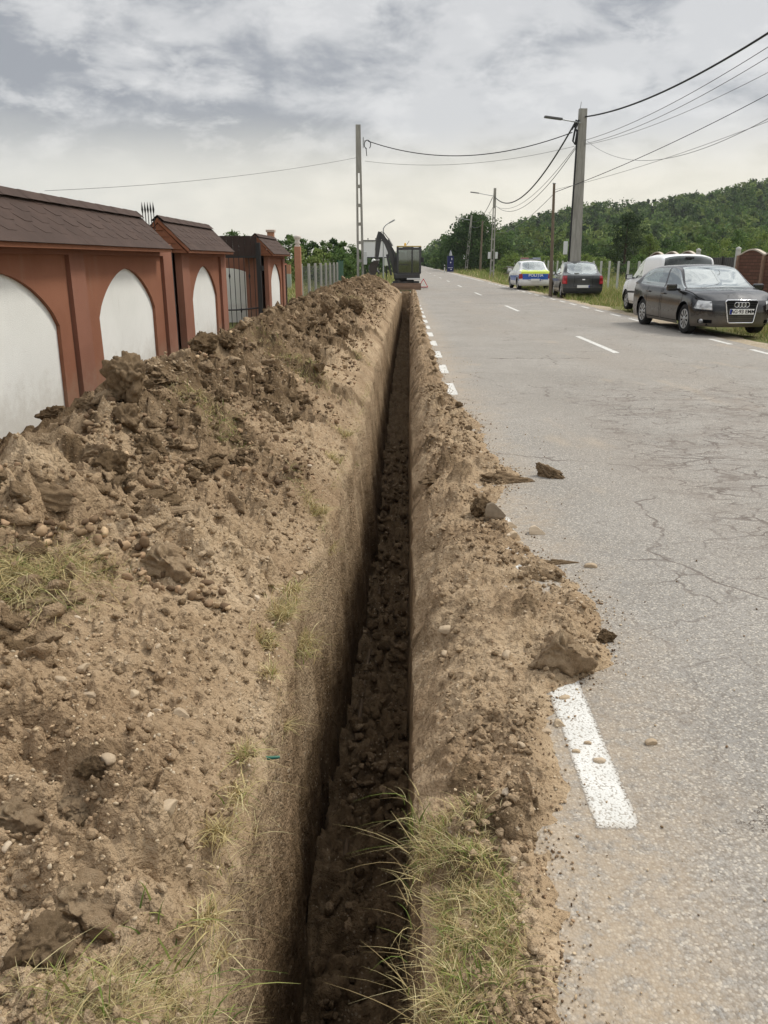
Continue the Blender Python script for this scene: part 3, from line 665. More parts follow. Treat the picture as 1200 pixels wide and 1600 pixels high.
for i in range(2600):
    yy = 1.25 + 14 * rnd.random() ** 1.6; xx = float(EDGE(yy)) + abs(rnd.gauss(.0, .07 if i % 6 else .45)); P.append((xx, yy, .002)); R.append((.0015 + .006 * rnd.random() ** 2.2) * (1 + .05 * yy))
scatter_mesh('gravel', np.array(P), np.array(R), 1, 4, PAL_DRY + PAL_DARK)
P = []; R = []
for i in range(5200):
    yy = 3.0 + 32 * rnd.random() ** 1.7; tt = rnd.uniform(.1, 1.12); xx = float(XL(yy)) + tt * float(XC(yy) - XL(yy))
    if float(n2(xx * .9 + 1, yy * .9)) < -.1: continue
    r_ = (.008 + .022 * rnd.random() ** 2) * (1 + .03 * yy); P.append((xx, yy, heap_z(xx, yy) + r_ * .2)); R.append(r_)
scatter_mesh('soil_crumbs', np.array(P), np.array(R), 2, 5, PAL_DARK + PAL_DARK + [(.36, .25, .15), (.42, .3, .18)], .8)

V_ = []; F_ = []; D_ = []; nv_ = 0; shp = [lump_shape(700 + i, 3, 8, .9, d) for i, d in enumerate([(1, .8, .7), (1, .7, .55), (.9, .8, .9), (1.1, .6, .45), (1, .9, .6), (1.2, .6, .5)])]
r = np.random.default_rng(77)
for i in range(1500):
    yy = 2.3 + 36 * r.random() ** 1.7; tt = min(1.2, abs(r.normal(.72, .26)))
    if tt < .18 or (yy < 4 and tt < .5): continue
    xx = float(XL(yy)) + tt * float(XC(yy) - XL(yy)); g = float(n2(xx * .8 + 3, yy * .8))
    if g < -.3: continue
    sz = (.018 + .05 * r.random() ** 1.6) * (1 + .035 * yy); V, F = shp[i % 6]; a = r.uniform(0, 6.28); c, s = math.cos(a), math.sin(a)
    Rm = np.array([[c, -s, 0], [s, c, 0], [0, 0, 1]]) @ np.array(Euler((r.uniform(-.6, .6), r.uniform(-.6, .6), 0)).to_matrix()); k = sz * np.array([1, 1, r.uniform(.8, 1.2)])
    V_.append((V * k) @ Rm.T + np.array([xx, yy, heap_z(xx, yy) - sz * .25])); F_.append(F + nv_); nv_ += len(V); D_.append(np.full(len(V), np.clip(r.normal(.55, .25) + .1 * g, .05, 1.15)))
sh2 = [lump_shape(760 + i, 2, 8, .8, d) for i, d in enumerate([(1, .8, .7), (1, .7, .6), (.9, .8, .9), (1.1, .65, .5), (1, .9, .6)])]
def crumb(xx, yy, z, sz, dm):
    global nv_
    V, F = sh2[int(r.integers(0, 5))]; Rm = np.array(Euler((r.uniform(-.8, .8), r.uniform(-.8, .8), r.uniform(0, 6.28))).to_matrix())
    V_.append((V * sz) @ Rm.T + np.array([xx, yy, z])); F_.append(F + nv_); nv_ += len(V); D_.append(np.full(len(V), dm))
for i in range(5200):
    yy = .9 + 6 * r.random() ** 1.5; tt = r.random() ** .8; xx = float(XL(yy)) + tt * float(XC(yy) - XL(yy))
    if xx < -.7 * yy - .6 or float(n2(xx * 2.1 + 30, yy * 2.1)) + .5 * r.random() < .05: continue
    sz = (.005 + .017 * r.random() ** 2.4) * (1 + .05 * yy); crumb(xx, yy, heap_z(xx, yy) + sz * .15, sz, float(np.clip(r.normal(.15, .2), 0, .8)))
for i in range(3000):
    yy = 1.25 + 9 * r.random() ** 1.6; xx = float(XR(yy)) + .1 + (float(EDGE(yy)) - float(XR(yy)) - .08) * r.random() ** .8
    if float(n2(xx * 3 + 3, yy * 2.2)) + .5 * r.random() < .12: continue
    sz = (.004 + .016 * r.random() ** 2.6) * (1 + .06 * yy); crumb(xx, yy, bank_z(xx, yy) + sz * .15, sz, float(np.clip(r.normal(.25, .25), 0, .9)))
for i in range(1500):
    yy = 1.6 + 12 * r.random() ** 1.5; f = r.random(); xx = float(XL(yy)) + .14 + f * (float(XR(yy)) - float(XL(yy)) - .16); sz = (.005 + .05 * r.random() ** 3) * (1 + .04 * yy)
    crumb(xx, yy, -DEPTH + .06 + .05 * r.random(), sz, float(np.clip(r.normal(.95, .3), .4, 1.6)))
kind(np_mesh('loose_clods', np.concatenate(V_), np.concatenate(F_), M_soil, attrs={'damp_shade': np.concatenate(D_)}), 'stuff')
# ------------------------------------------------------------------ grass
STRAW = [(.52, .43, .21), (.62, .54, .30), (.46, .37, .18), (.36, .27, .13)]
GREEN = [(.17, .23, .05), (.24, .28, .075), (.12, .175, .04), (.30, .31, .10)]
def blades(name, roots, length, width, greens, seed, lean=.7, bias=(0, 0), down=0.0, mat=None, seg=4):
    """many grass blades as one mesh: bent, tapering ribbons"""
    r = np.random.default_rng(seed); n = len(roots); roots = np.asarray(roots, float)
    L = np.asarray(length) if np.ndim(length) else r.uniform(.5, 1.2, n) * length
    a = r.uniform(0, 6.283, n); dx, dy = np.cos(a) + bias[0], np.sin(a) + bias[1]
    k = r.uniform(.15, 1, n) * lean; g = np.asarray(greens) if np.ndim(greens) else np.full(n, greens)
    W = (np.asarray(width) if np.ndim(width) else np.full(n, width)) * r.uniform(.7, 1.3, n)
    b = r.uniform(0, 6.283, n); wx, wy = np.cos(b), np.sin(b)
    t = np.linspace(0, 1, seg + 1); V = np.zeros((n, seg + 1, 2, 3)); curl = r.uniform(-.35, .35, n)
    for i, u in enumerate(t):
        out = L * (k * u + .55 * k * u * u); hgt = L * (u * (1 - .45 * k * u) - down * u * u)
        cx = roots[:, 0] + out * dx + L * curl * u * u * -dy; cyy = roots[:, 1] + out * dy + L * curl * u * u * dx; cz = roots[:, 2] + hgt
        ww = W * (1 - u) ** .7 * .5 + W * .04
        V[:, i, 0] = np.stack([cx - wx * ww, cyy - wy * ww, cz], -1); V[:, i, 1] = np.stack([cx + wx * ww, cyy + wy * ww, cz], -1)
    base = (np.arange(n) * (seg + 1) * 2)[:, None]; q = np.array([[2 * i, 2 * i + 1, 2 * i + 3, 2 * i + 2] for i in range(seg)])
    F = (base[:, None, :] + q[None]).reshape(-1, 4)
    isg = r.random(n) < g; col = np.where(isg[:, None], np.array(GREEN)[r.integers(0, 4, n)], np.array(STRAW)[r.integers(0, 4, n)]) * r.uniform(.75, 1.2, (n, 1))
    return kind(np_mesh(name, V.reshape(-1, 3), F, mat or M_grass, attrs={'tint': np.repeat(col, (seg + 1) * 2, 0)}), 'stuff')
def patch(px, py, spread, n, yscale=1.0):
    c = soil_at(px, py); out = []
    for i in range(n):
        x = c[0] + rnd.gauss(0, spread); yy = c[1] + rnd.gauss(0, spread * yscale); out.append((x, yy, soil_z(x, yy) - .004))
    return out
R_ = []
for i in range(5200):
    yy = rnd.uniform(1.15, 2.0); xx = rnd.uniform(.085, .275) + .03 * math.sin(yy * 9)
    if rnd.random() < smooth(1.75, 2.05, yy) * .7: continue
    if float(n2(xx * 14, yy * 9)) + .35 * rnd.random() < -.12: continue
    R_.append((xx, yy, bank_z(xx, yy) - .005))
blades('verge_grass', R_, .046, .0028, .36, 21, .95, (-.02, -.15), .15)
blades('dry_grass', [(x + rnd.gauss(0, .02), y_, z) for (x, y_, z) in R_[::2]], .06, .0022, .03, 31, 1.5, (0, 0), .55)
R_ = [(rnd.uniform(.03, .09), rnd.uniform(1.15, 2.1), -.06) for i in range(110)]
blades('grass_roots', R_, .10, .0022, .08, 22, .9, (-.9, 0), .45)
R_ = [(rnd.gauss(.17, .06), rnd.gauss(1.34, .05), 0) for i in range(60)] + [(rnd.gauss(.07, .015), rnd.gauss(1.98, .04), -.02) for i in range(40)]
blades('green_grass', [(x, y, bank_z(x, y) - .005) for x, y, z in R_], .09, .0036, .95, 23, .7)
blades('dry_grass', patch(40, 900, .11, 2000, .9), .10, .0036, .12, 24, 1.2, (0, -.3), .4)
blades('dry_grass', patch(120, 880, .10, 350, .7), .12, .0028, .2, 25, 1.1, (.2, -.2), .3)
blades('dry_grass', patch(150, 1585, .075, 800, .4) + patch(260, 1570, .05, 300, .5), .065, .0018, .15, 26, 1.3, (.2, .2), .4)
blades('green_grass', patch(250, 1500, .05, 26) + patch(320, 1590, .03, 14) + patch(160, 1560, .04, 16), .12, .0048, .95, 27, .9, (.3, -.1), .2)
R_ = []
for i in range(1500):
    yy = 1.1 + 9.5 * rnd.random() ** 1.5
    if float(n2(yy * 2.1, 5.5)) + .3 * (rnd.random() - .3) < -.05: continue
    xx = float(XL(yy)) - abs(rnd.gauss(.02, .055)) + .01; R_.append((xx, yy, heap_z(xx, yy) - .01 - .05 * rnd.random()))
blades('rim_straw', R_, .085, .0022, .12, 28, 1.0, (.55, -.1), .45)
R_ = []
for i in range(160):
    yy = 1.15 + 3.2 * rnd.random(); R_.append((float(XL(yy)) + .02, yy, -.04 - .3 * rnd.random() ** 2))
blades('rim_roots', R_, .06, .0016, .0, 29, 1.0, (.8, 0), .5)
for (px, py, sp2, n, gr, L) in [(498, 800, .035, 130, .12, .09), (468, 935, .035, 160, .15, .10), (440, 965, .03, 140, .1, .10), (415, 1010, .025, 120, .12, .09), (432, 1080, .025, 120, .1, .08), (540, 680, .05, 120, .2, .11), (562, 560, .08, 120, .25, .13), (522, 720, .04, 120, .15, .1), (385, 1180, .02, 90, .2, .07), (340, 1300, .02, 90, .05, .08), (375, 1250, .02, 70, .05, .08), (330, 1440, .02, 90, .1, .08), (318, 640, .11, 260, .35, .10), (345, 660, .09, 200, .6, .09), (480, 590, .16, 260, .45, .13), (470, 560, .14, 160, .35, .12), (462, 950, .05, 160, .2, .10), (465, 745, .05, 70, .5, .08), (430, 545, .15, 140, .3, .12), (300, 625, .08, 120, .2, .1), (500, 800, .06, 140, .1, .09), (550, 470, .3, 200, .5, .2)]:
    blades('dry_grass', patch(px, py, sp2, int(n * 1.5)), L, .0040, gr * .8, int(px + py), 1.0, (.1, -.2), .3)
for (x0, x1, y0, y1, n, L, gr, nm) in [(6.95, 11.4, 11, 34, 17000, .16, .72, 'verge_grass'), (7.0, 11.4, 34, 62, 12000, .26, .8, 'verge_grass'), (8.3, 11.4, 12, 60, 9000, .42, .75, 'verge_weeds'), (7.3, 30, 60, 130, 9000, .6, .85, 'verge_weeds'), (-9, -3.7, 24, 48, 9000, .3, .6, 'meadow_grass'), (-14, -.2, 46, 90, 9000, .5, .7, 'meadow_grass'), (11.6, 40, 26, 60, 8000, .5, .8, 'meadow_grass')]:
    r = np.random.default_rng(int(n + y0)); xs = r.uniform(x0, x1, n * 2); ys = y0 + (y1 - y0) * r.random(n * 2) ** 1.2
    keep = fbm2(xs * .7, ys * .5, 3) + .5 * r.random(n * 2) > .05
    if nm == 'verge_grass': keep &= (xs > 7.0 + .45 * np.abs(fbm2(ys * .5, ys * 0 + 3, 3)) + np.where(ys < 30, .55, 0))
    xs, ys = xs[keep][:n], ys[keep][:n]
    blades(nm, np.stack([xs, ys, xs * 0 - .075], 1), L, .004 + .0004 * ys, gr, int(n + y1), .6, seg=2)
# ------------------------------------------------------------------ the roofed boundary wall and its piers
def stucco(name, a, b, rough=.9, sc=60, dirt=(.30, .24, .17)):
    t = MT(name, rough, .2); n = t.noise(1.1, 6, .6); z = t.sepx()[2]
    c = t.mix(t.ramp(n, .3, .7), a, b); c = t.mix(t.math('MULTIPLY', t.ramp(t.noise(sc, 3), .5, .8), .12), c, tuple(x * .6 for x in a))
    spl = t.math('MULTIPLY', t.ramp(t.math('ADD', z, t.math('MULTIPLY', t.noise(7, 5, .7), -.9)), .12, -.35), .3)
    st = t.math('MULTIPLY', t.ramp(t.noise(2.2, 6, .65, co=t.map((4, 4, .5))), .56, .78), .22)
    c = t.mix(t.math('MAXIMUM', spl, st), c, dirt); t.color(c); t.bump(t.noise(sc * 1.5, 4), .006, .7); return t.m
M_terra = stucco('terracotta_render', (.225, .101, .065), (.278, .128, .085)); M_white = stucco('white_roughcast', (.73, .73, .69), (.80, .80, .76), sc=90)
M_dark_terra = stucco('terracotta_spandrel', (.232, .097, .056), (.28, .122, .072))
def shingle_mat():
    t = MT('bitumen_shingle', .85, .2); a = t.attr('tint'); n = t.noise(3, 5, .6)
    c = t.mix(a, (.056, .036, .028), (.066, .043, .034)); c = t.mix(t.math('MULTIPLY', t.ramp(n, .4, .7), .4), c, (.10, .064, .05)); t.color(c); t.bump(t.noise(220, 2), .003, .8); return t.m
M_shingle = shingle_mat(); M_iron = plain('wrought_iron', (.022, .02, .02), .5, .4, .2); M_board = plain('gable_boards', (.26, .11, .06), .8, .2, 0, .25, 9)
WX, WB, EX, EZ, RX, RZ = -3.30, -3.88, -3.14, 1.74, -3.58, 2.175
def arch_pts(c, hw, spring, apex, z0, n=22):
    P = [(c - hw * .97, z0), (c - hw, spring)]
    for i in range(1, n):
        u = -1 + 2 * i / n; P.append((c + hw * u, spring + (apex - spring) * (1 - abs(u) ** 1.72) ** .76))
    return P + [(c + hw, spring), (c + hw * .97, z0)]
def wall_piece(label, y0, y1, bays, roof_ends):
    yc = (y0 + y1) / 2; T = thing('boundary_wall', label, 'wall', (WX, yc, 0)); L = lambda x: x - WX; Yl = lambda a: a - yc
    zb, zt, ztop = -.3, 1.60, EZ + .03
    m = MB(); m.box((L(WX - .1) + (WB - WX) / 2 - .0, 0, (zb + ztop) / 2), (abs(WB - WX) - .2, y1 - y0 - .004, ztop - zb))     # core, 10 cm behind the face
    m.box((-.052, 0, (zt + ztop) / 2), (.104, y1 - y0, ztop - zt))                                                            # top beam
    edges = [y0] + [e for b in bays for e in b[:2]] + [y1]
    for i in range(0, len(edges), 2):
        a, b = edges[i], edges[i + 1]; m.box((-.052, Yl((a + b) / 2), (zb + zt) / 2), (.104, b - a, zt - zb))
    body = m.build('wall', M_terra, T)
    for (a, b, c, hw) in bays:
        A = arch_pts(c, hw, .93, 1.45, zb); m = MB(); zz = zt; k = len(A)
        V = []; F = []
        for x in (-.045, -.085):
            for (yy, z) in A: V.append((x, Yl(yy), z)); 
            for (yy, z) in A:
                f = (yy - c) / hw; V.append((x, Yl(a if f < -.98 else b if f > .98 else a + (b - a) * (f + 1) / 2), z if abs(f) > .965 and z < .9 else zz))
        for i in range(k - 1):
            F += [(i, i + 1, k + i + 1, k + i), (2 * k + i + 1, 2 * k + i, 3 * k + i, 3 * k + i + 1), (i, 2 * k + i, 2 * k + i + 1, i + 1)]
        m.add(V, F); sp = m.build('spandrel', M_dark_terra, T)
        m = MB(); m.add([(-.083, Yl(c - hw - .05), zb), (-.083, Yl(c + hw + .05), zb), (-.083, Yl(c + hw + .05), 1.5), (-.083, Yl(c - hw - .05), 1.5)], [(0, 1, 2, 3)])
        m.build('arch_panel', M_white, T)
    # roof: hexagonal bitumen shingles laid in courses over a thin deck
    r0, r1 = roof_ends; m = MB()
    m.ext([(L(EX), EZ - .035), (L(RX), RZ - .03), (L(2 * RX - EX), EZ - .035), (L(2 * RX - EX), EZ - .09), (L(RX), RZ - .09), (L(EX), EZ - .09)], Yl(r0), Yl(r1), 'Y')
    m.build('roof_deck', M_board, T)
    sl = Vector((RX - EX, 0, RZ - EZ)); sn = Vector((RZ - EZ, 0, -(RX - EX))).normalized(); Ls = sl.length; sl.normalize(); nc = 5; hgt = Ls / (nc - .3); tw = .36
    V = []; F = []; tint = []
    for sd in (1, -1):
        for c in range(nc):
            nt_ = int((r1 - r0) / tw) + 2
            for i in range(-1, nt_):
                ya = r0 + i * tw + (tw / 2 if c % 2 else 0); yb = ya + tw; yq = tw * .30; lift = .005 + rnd.uniform(-.001, .002); s0 = c * hgt - .03
                pts = [(ya, s0), (ya + yq, s0), (yb - yq, s0), (yb, s0), (yb, min(Ls, s0 + hgt * 1.75)), (ya, min(Ls, s0 + hgt * 1.75))] if c == 0 else [(ya, s0 + hgt * .62), (ya + yq, s0), (yb - yq, s0), (yb, s0 + hgt * .62), (yb, min(Ls, s0 + hgt * 1.75)), (ya, min(Ls, s0 + hgt * 1.75))]
                pts = [(min(max(p, r0 - .01), r1 + .01), q) for p, q in pts]
                if pts[3][0] - pts[0][0] < .01: continue
                o = len(V); tv = rnd.random()
                for dz_ in (0, -.008):
                    for (p, q) in pts:
                        up = lift * max(0, 1 - (q - s0) / (hgt * 1.75)) + .004 + dz_ * (1 if q < s0 + hgt else .2)
                        P = Vector((L(EX), 0, EZ - .03)) + sl * q + sn * up
                        if sd < 0: P.x = 2 * L(RX) - P.x
                        V.append((P.x, Yl(p), P.z)); tint.append(tv)
                F += [(o, o + 1, o + 2, o + 3, o + 4, o + 5), (o + 6, o, o + 5, o + 11)] + [(o + j, o + j + 6, o + j + 7, o + j + 1) for j in range(5)]
    for i in range(int((r1 - r0) / .25) + 1):        # ridge caps
        a = r0 + i * .25; b = min(a + .29, r1 + .01); o = len(V); up = .004 if i % 2 else .006
        if b - a < .03: continue
        for yy, u2 in ((a, up), (b, up - .003)):
            for dx, dz_ in ((.10, -.078), (0, .006), (-.10, -.078)): V.append((L(RX) + dx, Yl(yy), RZ + dz_ + u2)); tint.append(rnd.random())
        F += [(o, o + 1, o + 4, o + 3), (o + 1, o + 2, o + 5, o + 4)]
    me = bpy.data.meshes.new('roof'); me.from_pydata(V, [], F); at = me.attributes.new('tint', 'FLOAT', 'POINT'); at.data.foreach_set('value', tint); me.materials.append(M_shingle); link(bpy.data.objects.new('roof', me), T)
    for e, s in ((r0, 1), (r1, -1)):
        m = MB(); m.ext([(L(EX) - .03, EZ - .09), (L(RX), RZ - .10), (L(2 * RX - EX) + .03, EZ - .09)], Yl(e + s * .02), Yl(e + s * .05), 'Y')
        for k in range(4): z = EZ - .03 + k * .09; w_ = (RZ - .13 - z) / (RZ - EZ) * (EX - RX); m.box((L(RX), Yl(e + s * .012), z), (2 * w_, .014, .016))
        m.build('gable_board', M_board, T)
    return T
wall_piece('long terracotta wall with two big white arches and a brown shingle roof', -2.0, 12.0, [(-1.43, 1.53, .05, 1.15), (1.95, 4.88, 3.4, 1.15), (5.28, 8.24, 6.76, 1.17), (8.63, 11.57, 10.08, 1.06)], (-2.1, 11.45))
wall_piece('short roofed terracotta wall with one white arch, between the two iron gates', 12.55, 15.75, [(12.98, 15.32, 14.14, .90)], (12.4, 15.75))
wall_piece('farthest short roofed terracotta wall with one white arch', 20.9, 24.0, [(21.3, 23.6, 22.45, .92)], (20.75, 24.05))
# gates
def bars(m, p0, p1, n, z0, z1, r=.009, spike=False):
    p0, p1 = Vector(p0), Vector(p1)
    for i in range(n):
        p = p0.lerp(p1, i / (n - 1)); m.tube([(p.x, p.y, z0), (p.x, p.y, z1)], r, 6)
        if i % 2: m.lathe([(r, -.07), (r * 2.6, 0), (r, .07)], (p.x, p.y, z0 + (z1 - z0) * (.75 if i % 4 == 1 else .3)), n=6)
        if spike: m.lathe([(r, 0), (r * 2.3, .05), (.001, .16)], (p.x, p.y, z1), n=6)
T = thing('iron_gate', 'narrow black iron gate leaf with spear tips standing open behind the long wall', 'gate', (-3.42, 12.28, 0))
m = MB(); m.box((0, 0, .72), (.09, .09, 2.1), bev=.01); m.build('gate_post', M_iron, T)
m = MB(); bars(m, (-.17, 0, 0), (-.34, 0.02, 0), 5, .05, 2.2, .007, True); m.build('bar_panel', M_iron, T)
for z in (.12, 1.05, 1.75): m = MB(); m.box((-.2, .01, z), (.40, .03, .045)); m.build('rail', M_iron, T)
T = thing('iron_gate', 'wide barred iron driveway gate with a curved rail, swung open', 'gate', (-3.46, 20.45, 0))
m = MB(); bars(m, (-.12, 0, 0), (-1.62, 0, 0), 13, -.22, 1.62, .010); m.build('bar_panel', M_iron, T)
for z in (-.2, 1.62): m = MB(); m.box((-.83, 0, z), (1.64, .035, .05)); m.build('rail', M_iron, T)
m = MB(); [m.box((-.10 - .15 * k, .0, z0 + .004 * (k % 2)), (.145, .03 + .01 * (k % 2), .24), bev=.006) for k in range(11) for z0 in (1.75, 1.99)]; m.build('top_boards', plain('gate_boards', (.045, .03, .026), .8, .2, 0, .35, 5), T)
m = MB(); m.tube([(-.02 - .085 * i, -.02, .40 - .06 * math.sin(math.pi * i / 19)) for i in range(20)], .02, 6); m.build('curved_rail', M_iron, T)
m = MB(); m.box((0, 0, .85), (.11, .11, 2.2), bev=.01); m.box((.075, 0, 1.35), (.06, .08, .12)); m.box((.075, 0, .3), (.06, .08, .12)); m.build('gate_post', M_iron, T)
T = thing('courtyard_wall', 'terracotta wall with a low white arch seen through the bars of the open gate', 'wall', (-4.62, 21.9, 0))
m = MB(); m.box((0, .10, .75), (2.3, .2, 1.9)); m.build('wall', M_terra, T)
m = MB(); A = [(-.9, -.2)] + [(-.9 + 1.8 * i / 24, .92 + .42 * (1 - abs(-1 + 2 * i / 24) ** 2.2) ** .6) for i in range(25)] + [(.9, -.2)]; m.ext(A, -.012, .004, 'Y'); m.build('arch_panel', M_white, T)
# pillars beyond the wall
T = thing('brick_pillar', 'short brick pillar rising behind the farthest roofed wall', 'pillar', (-3.72, 24.3, 0)); M_brick = MT('salmon_brick', .9, .2)
M_brick.color(M_brick.mix(M_brick.noise(9, 5), (.36, .17, .10), (.46, .25, .16))); M_brick = M_brick.m
m = MB(); m.box((0, 0, 1.13), (.19, .19, 2.4), bev=.01); m.build('shaft', M_brick, T); m = MB(); m.box((0, 0, 2.35), (.25, .25, .07), bev=.01); m.build('cap', plain('pale_cap', (.5, .4, .33)), T)
T = thing('brick_pillar', 'tall thin orange brick pillar with a white ornate top by the picket posts', 'pillar', (-3.18, 26.2, 0))
m = MB(); m.box((0, 0, .9), (.20, .20, 2.1), bev=.008); m.build('shaft', M_brick, T)
m = MB(); m.box((0, 0, 1.97), (.15, .15, .06)); m.lathe([(.05, 2.0), (.10, 2.06), (.06, 2.12), (.11, 2.2), (.12, 2.26), (.0, 2.3)], n=10); m.build('capital', plain('white_capital', (.62, .56, .5)), T)
# mesh fence with pale posts along the plot beyond the wall
M_post = plain('concrete_post', (.40, .39, .35), .9, .2, 0, .18, 4); M_wire = plain('fence_wire', (.16, .17, .16), .6, .4, .3)
def wire_mesh(m, p0, p1, z0, z1, stepx, stepz, r):
    p0, p1 = Vector(p0), Vector(p1); L = (p1 - p0).length; n = max(2, int(L / stepx))
    for i in range(n + 1): p = p0.lerp(p1, i / n); m.tube([(p.x, p.y, z0), (p.x, p.y, z1)], r, 3, False)
    k = max(2, int((z1 - z0) / stepz))
    for j in range(k + 1): z = z0 + (z1 - z0) * j / k; m.tube([(p0.x, p0.y, z), (p1.x, p1.y, z)], r, 3, False)
T = thing('mesh_fence', 'wire mesh fence on slim pale posts between the orange pillar and the left pole', 'fence', (-3.25, 27.6, 0))
for i in range(8):
    m = MB(); m.box((0, i * 2.35, .62), (.09, .09, 1.6), bev=.008); m.build('post', M_post, T)
m = MB(); wire_mesh(m, (0, -1.2, 0), (0, 16.5, 0), .02, 1.32, .14, .14, .0035); m.build('wire_mesh', M_wire, T)
T = thing('mesh_fence', 'short wire fence on two dark rusty posts next to the farthest roofed wall', 'fence', (-3.5, 24.6, 0)); M_rust = plain('rusty_steel', (.075, .045, .035), .8, .3, .2, .3)
for yy in (0.2, 1.0): m = MB(); m.box((0, yy, .68), (.05, .05, 1.55)); m.build('post', M_rust, T)
m = MB(); m.box((0, .6, 1.42), (.05, 1.1, .05)); m.build('rail', plain('red_rail', (.3, .1, .06)), T); m = MB(); wire_mesh(m, (0, 0, 0), (0, 1.2, 0), .0, 1.4, .1, .1, .003); m.build('wire_mesh', M_wire, T)
T = thing('screen_fence', 'dark green slatted screen panel just left of the concrete pole', 'fence', (-3.3, 45.2, 0)); mg = plain('green_screen', (.012, .06, .035), .7)
for i in range(3): m = MB(); m.box((0, i * 2.0, .7), (.07, .07, 1.7)); m.build('post', mg, T)
m = MB(); [m.box((0.02, .1 + k * .2, .72), (.02, .16, 1.5)) for k in range(20)]; m.build('slat_panel', mg, T)
T = thing('garden_wall', 'low garden wall with a salmon upper band far behind the rusty posts', 'wall', (-9.5, 46, 0))
m = MB(); m.box((0, 0, .35), (7, .25, .9)); m.build('base', plain('greenish_render', (.33, .36, .31), .9, .2, 0, .2, 1), T); m = MB(); m.box((0, 0, 1.05), (7, .23, .5)); m.build('upper_band', M_brick, T)

# ------------------------------------------------------------------ poles and cables
M_conc = MT('weathered_concrete', .92, .2); _n = M_conc.noise(1.5, 6, .6, co=M_conc.map((6, 6, .8)))
M_conc.color(M_conc.mix(M_conc.ramp(_n, .3, .7), (.25, .24, .215), (.37, .355, .32))).bump(M_conc.noise(45, 4), .006, .6); M_conc = M_conc.m
M_cable = plain('cable_sheath', (.025, .025, .027), .6, .3); M_thin = plain('thin_cable', (.16, .16, .165), .5, .4); M_galv = plain('galvanised_steel', (.38, .39, .40), .45, .5, .6)
M_wood = plain('grey_wood', (.16, .125, .09), .9, .2, 0, .3, 5); M_boxp = plain('meter_box', (.62, .63, .62), .6)
def open_pole(T, H, wb, wt, d, zsolid, tilt=0.0):
    """concrete pole with a ladder of openings in its lower part"""
    m = MB(); w_ = lambda z: wb + (wt - wb) * z / H; sx = lambda z: tilt * z
    leg = .30
    for s in (-1, 1):
        V = []
        for z in (-.3, zsolid):
            o = s * w_(z) / 2; i_ = o - s * w_(z) * leg
            for yy in (-d / 2, d / 2): V += [(o + sx(z), yy, z), (i_ + sx(z), yy, z)]
        m.add(V, [(0, 1, 5, 4), (3, 2, 6, 7), (2, 0, 4, 6), (1, 3, 7, 5), (4, 5, 7, 6)])
    n = int(zsolid / .95)
    for k in range(n):
        z = .55 + k * .95; m.box((sx(z), 0, z), (w_(z) * (1 - 2 * leg) + .01, d * .9, .16))
    V = [(s * w_(z) / 2 + sx(z), yy, z) for z in (zsolid, H) for s in (-1, 1) for yy in (-d / 2, d / 2)]
    m.add(V, [(0, 1, 3, 2), (6, 7, 5, 4), (0, 4, 5, 1), (3, 7, 6, 2), (1, 5, 7, 3), (2, 6, 4, 0)])
    for k in range(int((H - zsolid) / .75)): m.box((sx(zsolid + .4 + k * .75), -d / 2 - .002, zsolid + .4 + k * .75), (w_(zsolid) * .3, .02, .42), bev=.008)
    return m.build('shaft', M_conc, T)
p = atY(563.5, 436, 45.5); LP = Vector((p[0], 45.5, 0))
T = thing('concrete_pole', 'grey concrete pole with ladder-like openings standing behind the heap, left of the excavator', 'pole', LP, .15)
HL = float(atY(561, 195, 45.5)[2]); open_pole(T, HL, .40, .24, .22, HL * .72, -.008)
m = MB(); m.box((.20, -.02, HL - .85), (.05, .08, .5)); m.tube([(.2, -.02, HL - .78), (.42, -.05, HL - .74)], .02, 6); m.build('bracket', M_galv, T)
m = MB(); m.tube([(.42 + .17 * math.cos(a), -.05, HL - .95 + .22 * math.sin(a)) for a in [i * .45 for i in range(-2, 11)]], .022, 6); m.tube([(.34, -.05, HL - 1.1), (.38, -.05, HL - 1.5)], .02, 6); m.build('cable_loop', M_cable, T)
m = MB(); m.box((.24, -.22, 1.65), (.18, .2, .7), bev=.02); m.build('meter_box', M_boxp, T)
# the big right-hand pole
pb = atY(896, 440, 40.6); RPb = Vector((pb[0], 40.6, 0)); pt = atY(911, 170, 40.6); tiltR = (pt[0] - pb[0]) / (pt[2]); HR = float(pt[2])
T = thing('concrete_pole', 'thick leaning concrete pole behind the dark sedan, carrying most of the cables', 'pole', RPb, .0)
m = MB(); V = []
for z in (-.3, HR):
    w_ = .58 - .23 * max(z, 0) / HR; d_ = .36 - .1 * max(z, 0) / HR
    V += [(tiltR * z - w_ / 2, -d_ / 2, z), (tiltR * z + w_ / 2, -d_ / 2, z), (tiltR * z + w_ / 2, d_ / 2, z), (tiltR * z - w_ / 2, d_ / 2, z)]
m.add(V, [(3, 2, 1, 0), (4, 5, 6, 7), (0, 1, 5, 4), (1, 2, 6, 5), (2, 3, 7, 6), (3, 0, 4, 7)]); m.build('shaft', M_conc, T)
m = MB(); m.tube([(tiltR * z - .33 + .12 * z / HR, -.12, z) for z in (0, 2, 4, 6, HR - .9)], .04, 6); m.build('riser_cable', M_cable, T)
tx = tiltR * HR
m = MB(); m.tube([(tx - .15, -.25, HR + .25), (tx - .2, -.22, HR - .3)], .015, 5); m.build('earth_spike', M_galv, T)
m = MB(); m.tube([(tx - .2, -.2, HR - .5), (tx - .35, -.25, HR - .9), (tx - .42, -.25, HR - 1.4), (tx - .3, -.22, HR - 1.55), (tx - .24, -.2, HR - 1.0), (tx - .36, -.22, HR - .8), (tx - .2, -.2, HR - .5)], .045, 6); m.tube([(tx - .3, -.2, HR - .5), (tx - .5, -.2, HR - .9)], .05, 6); m.build('cable_knot', M_cable, T)
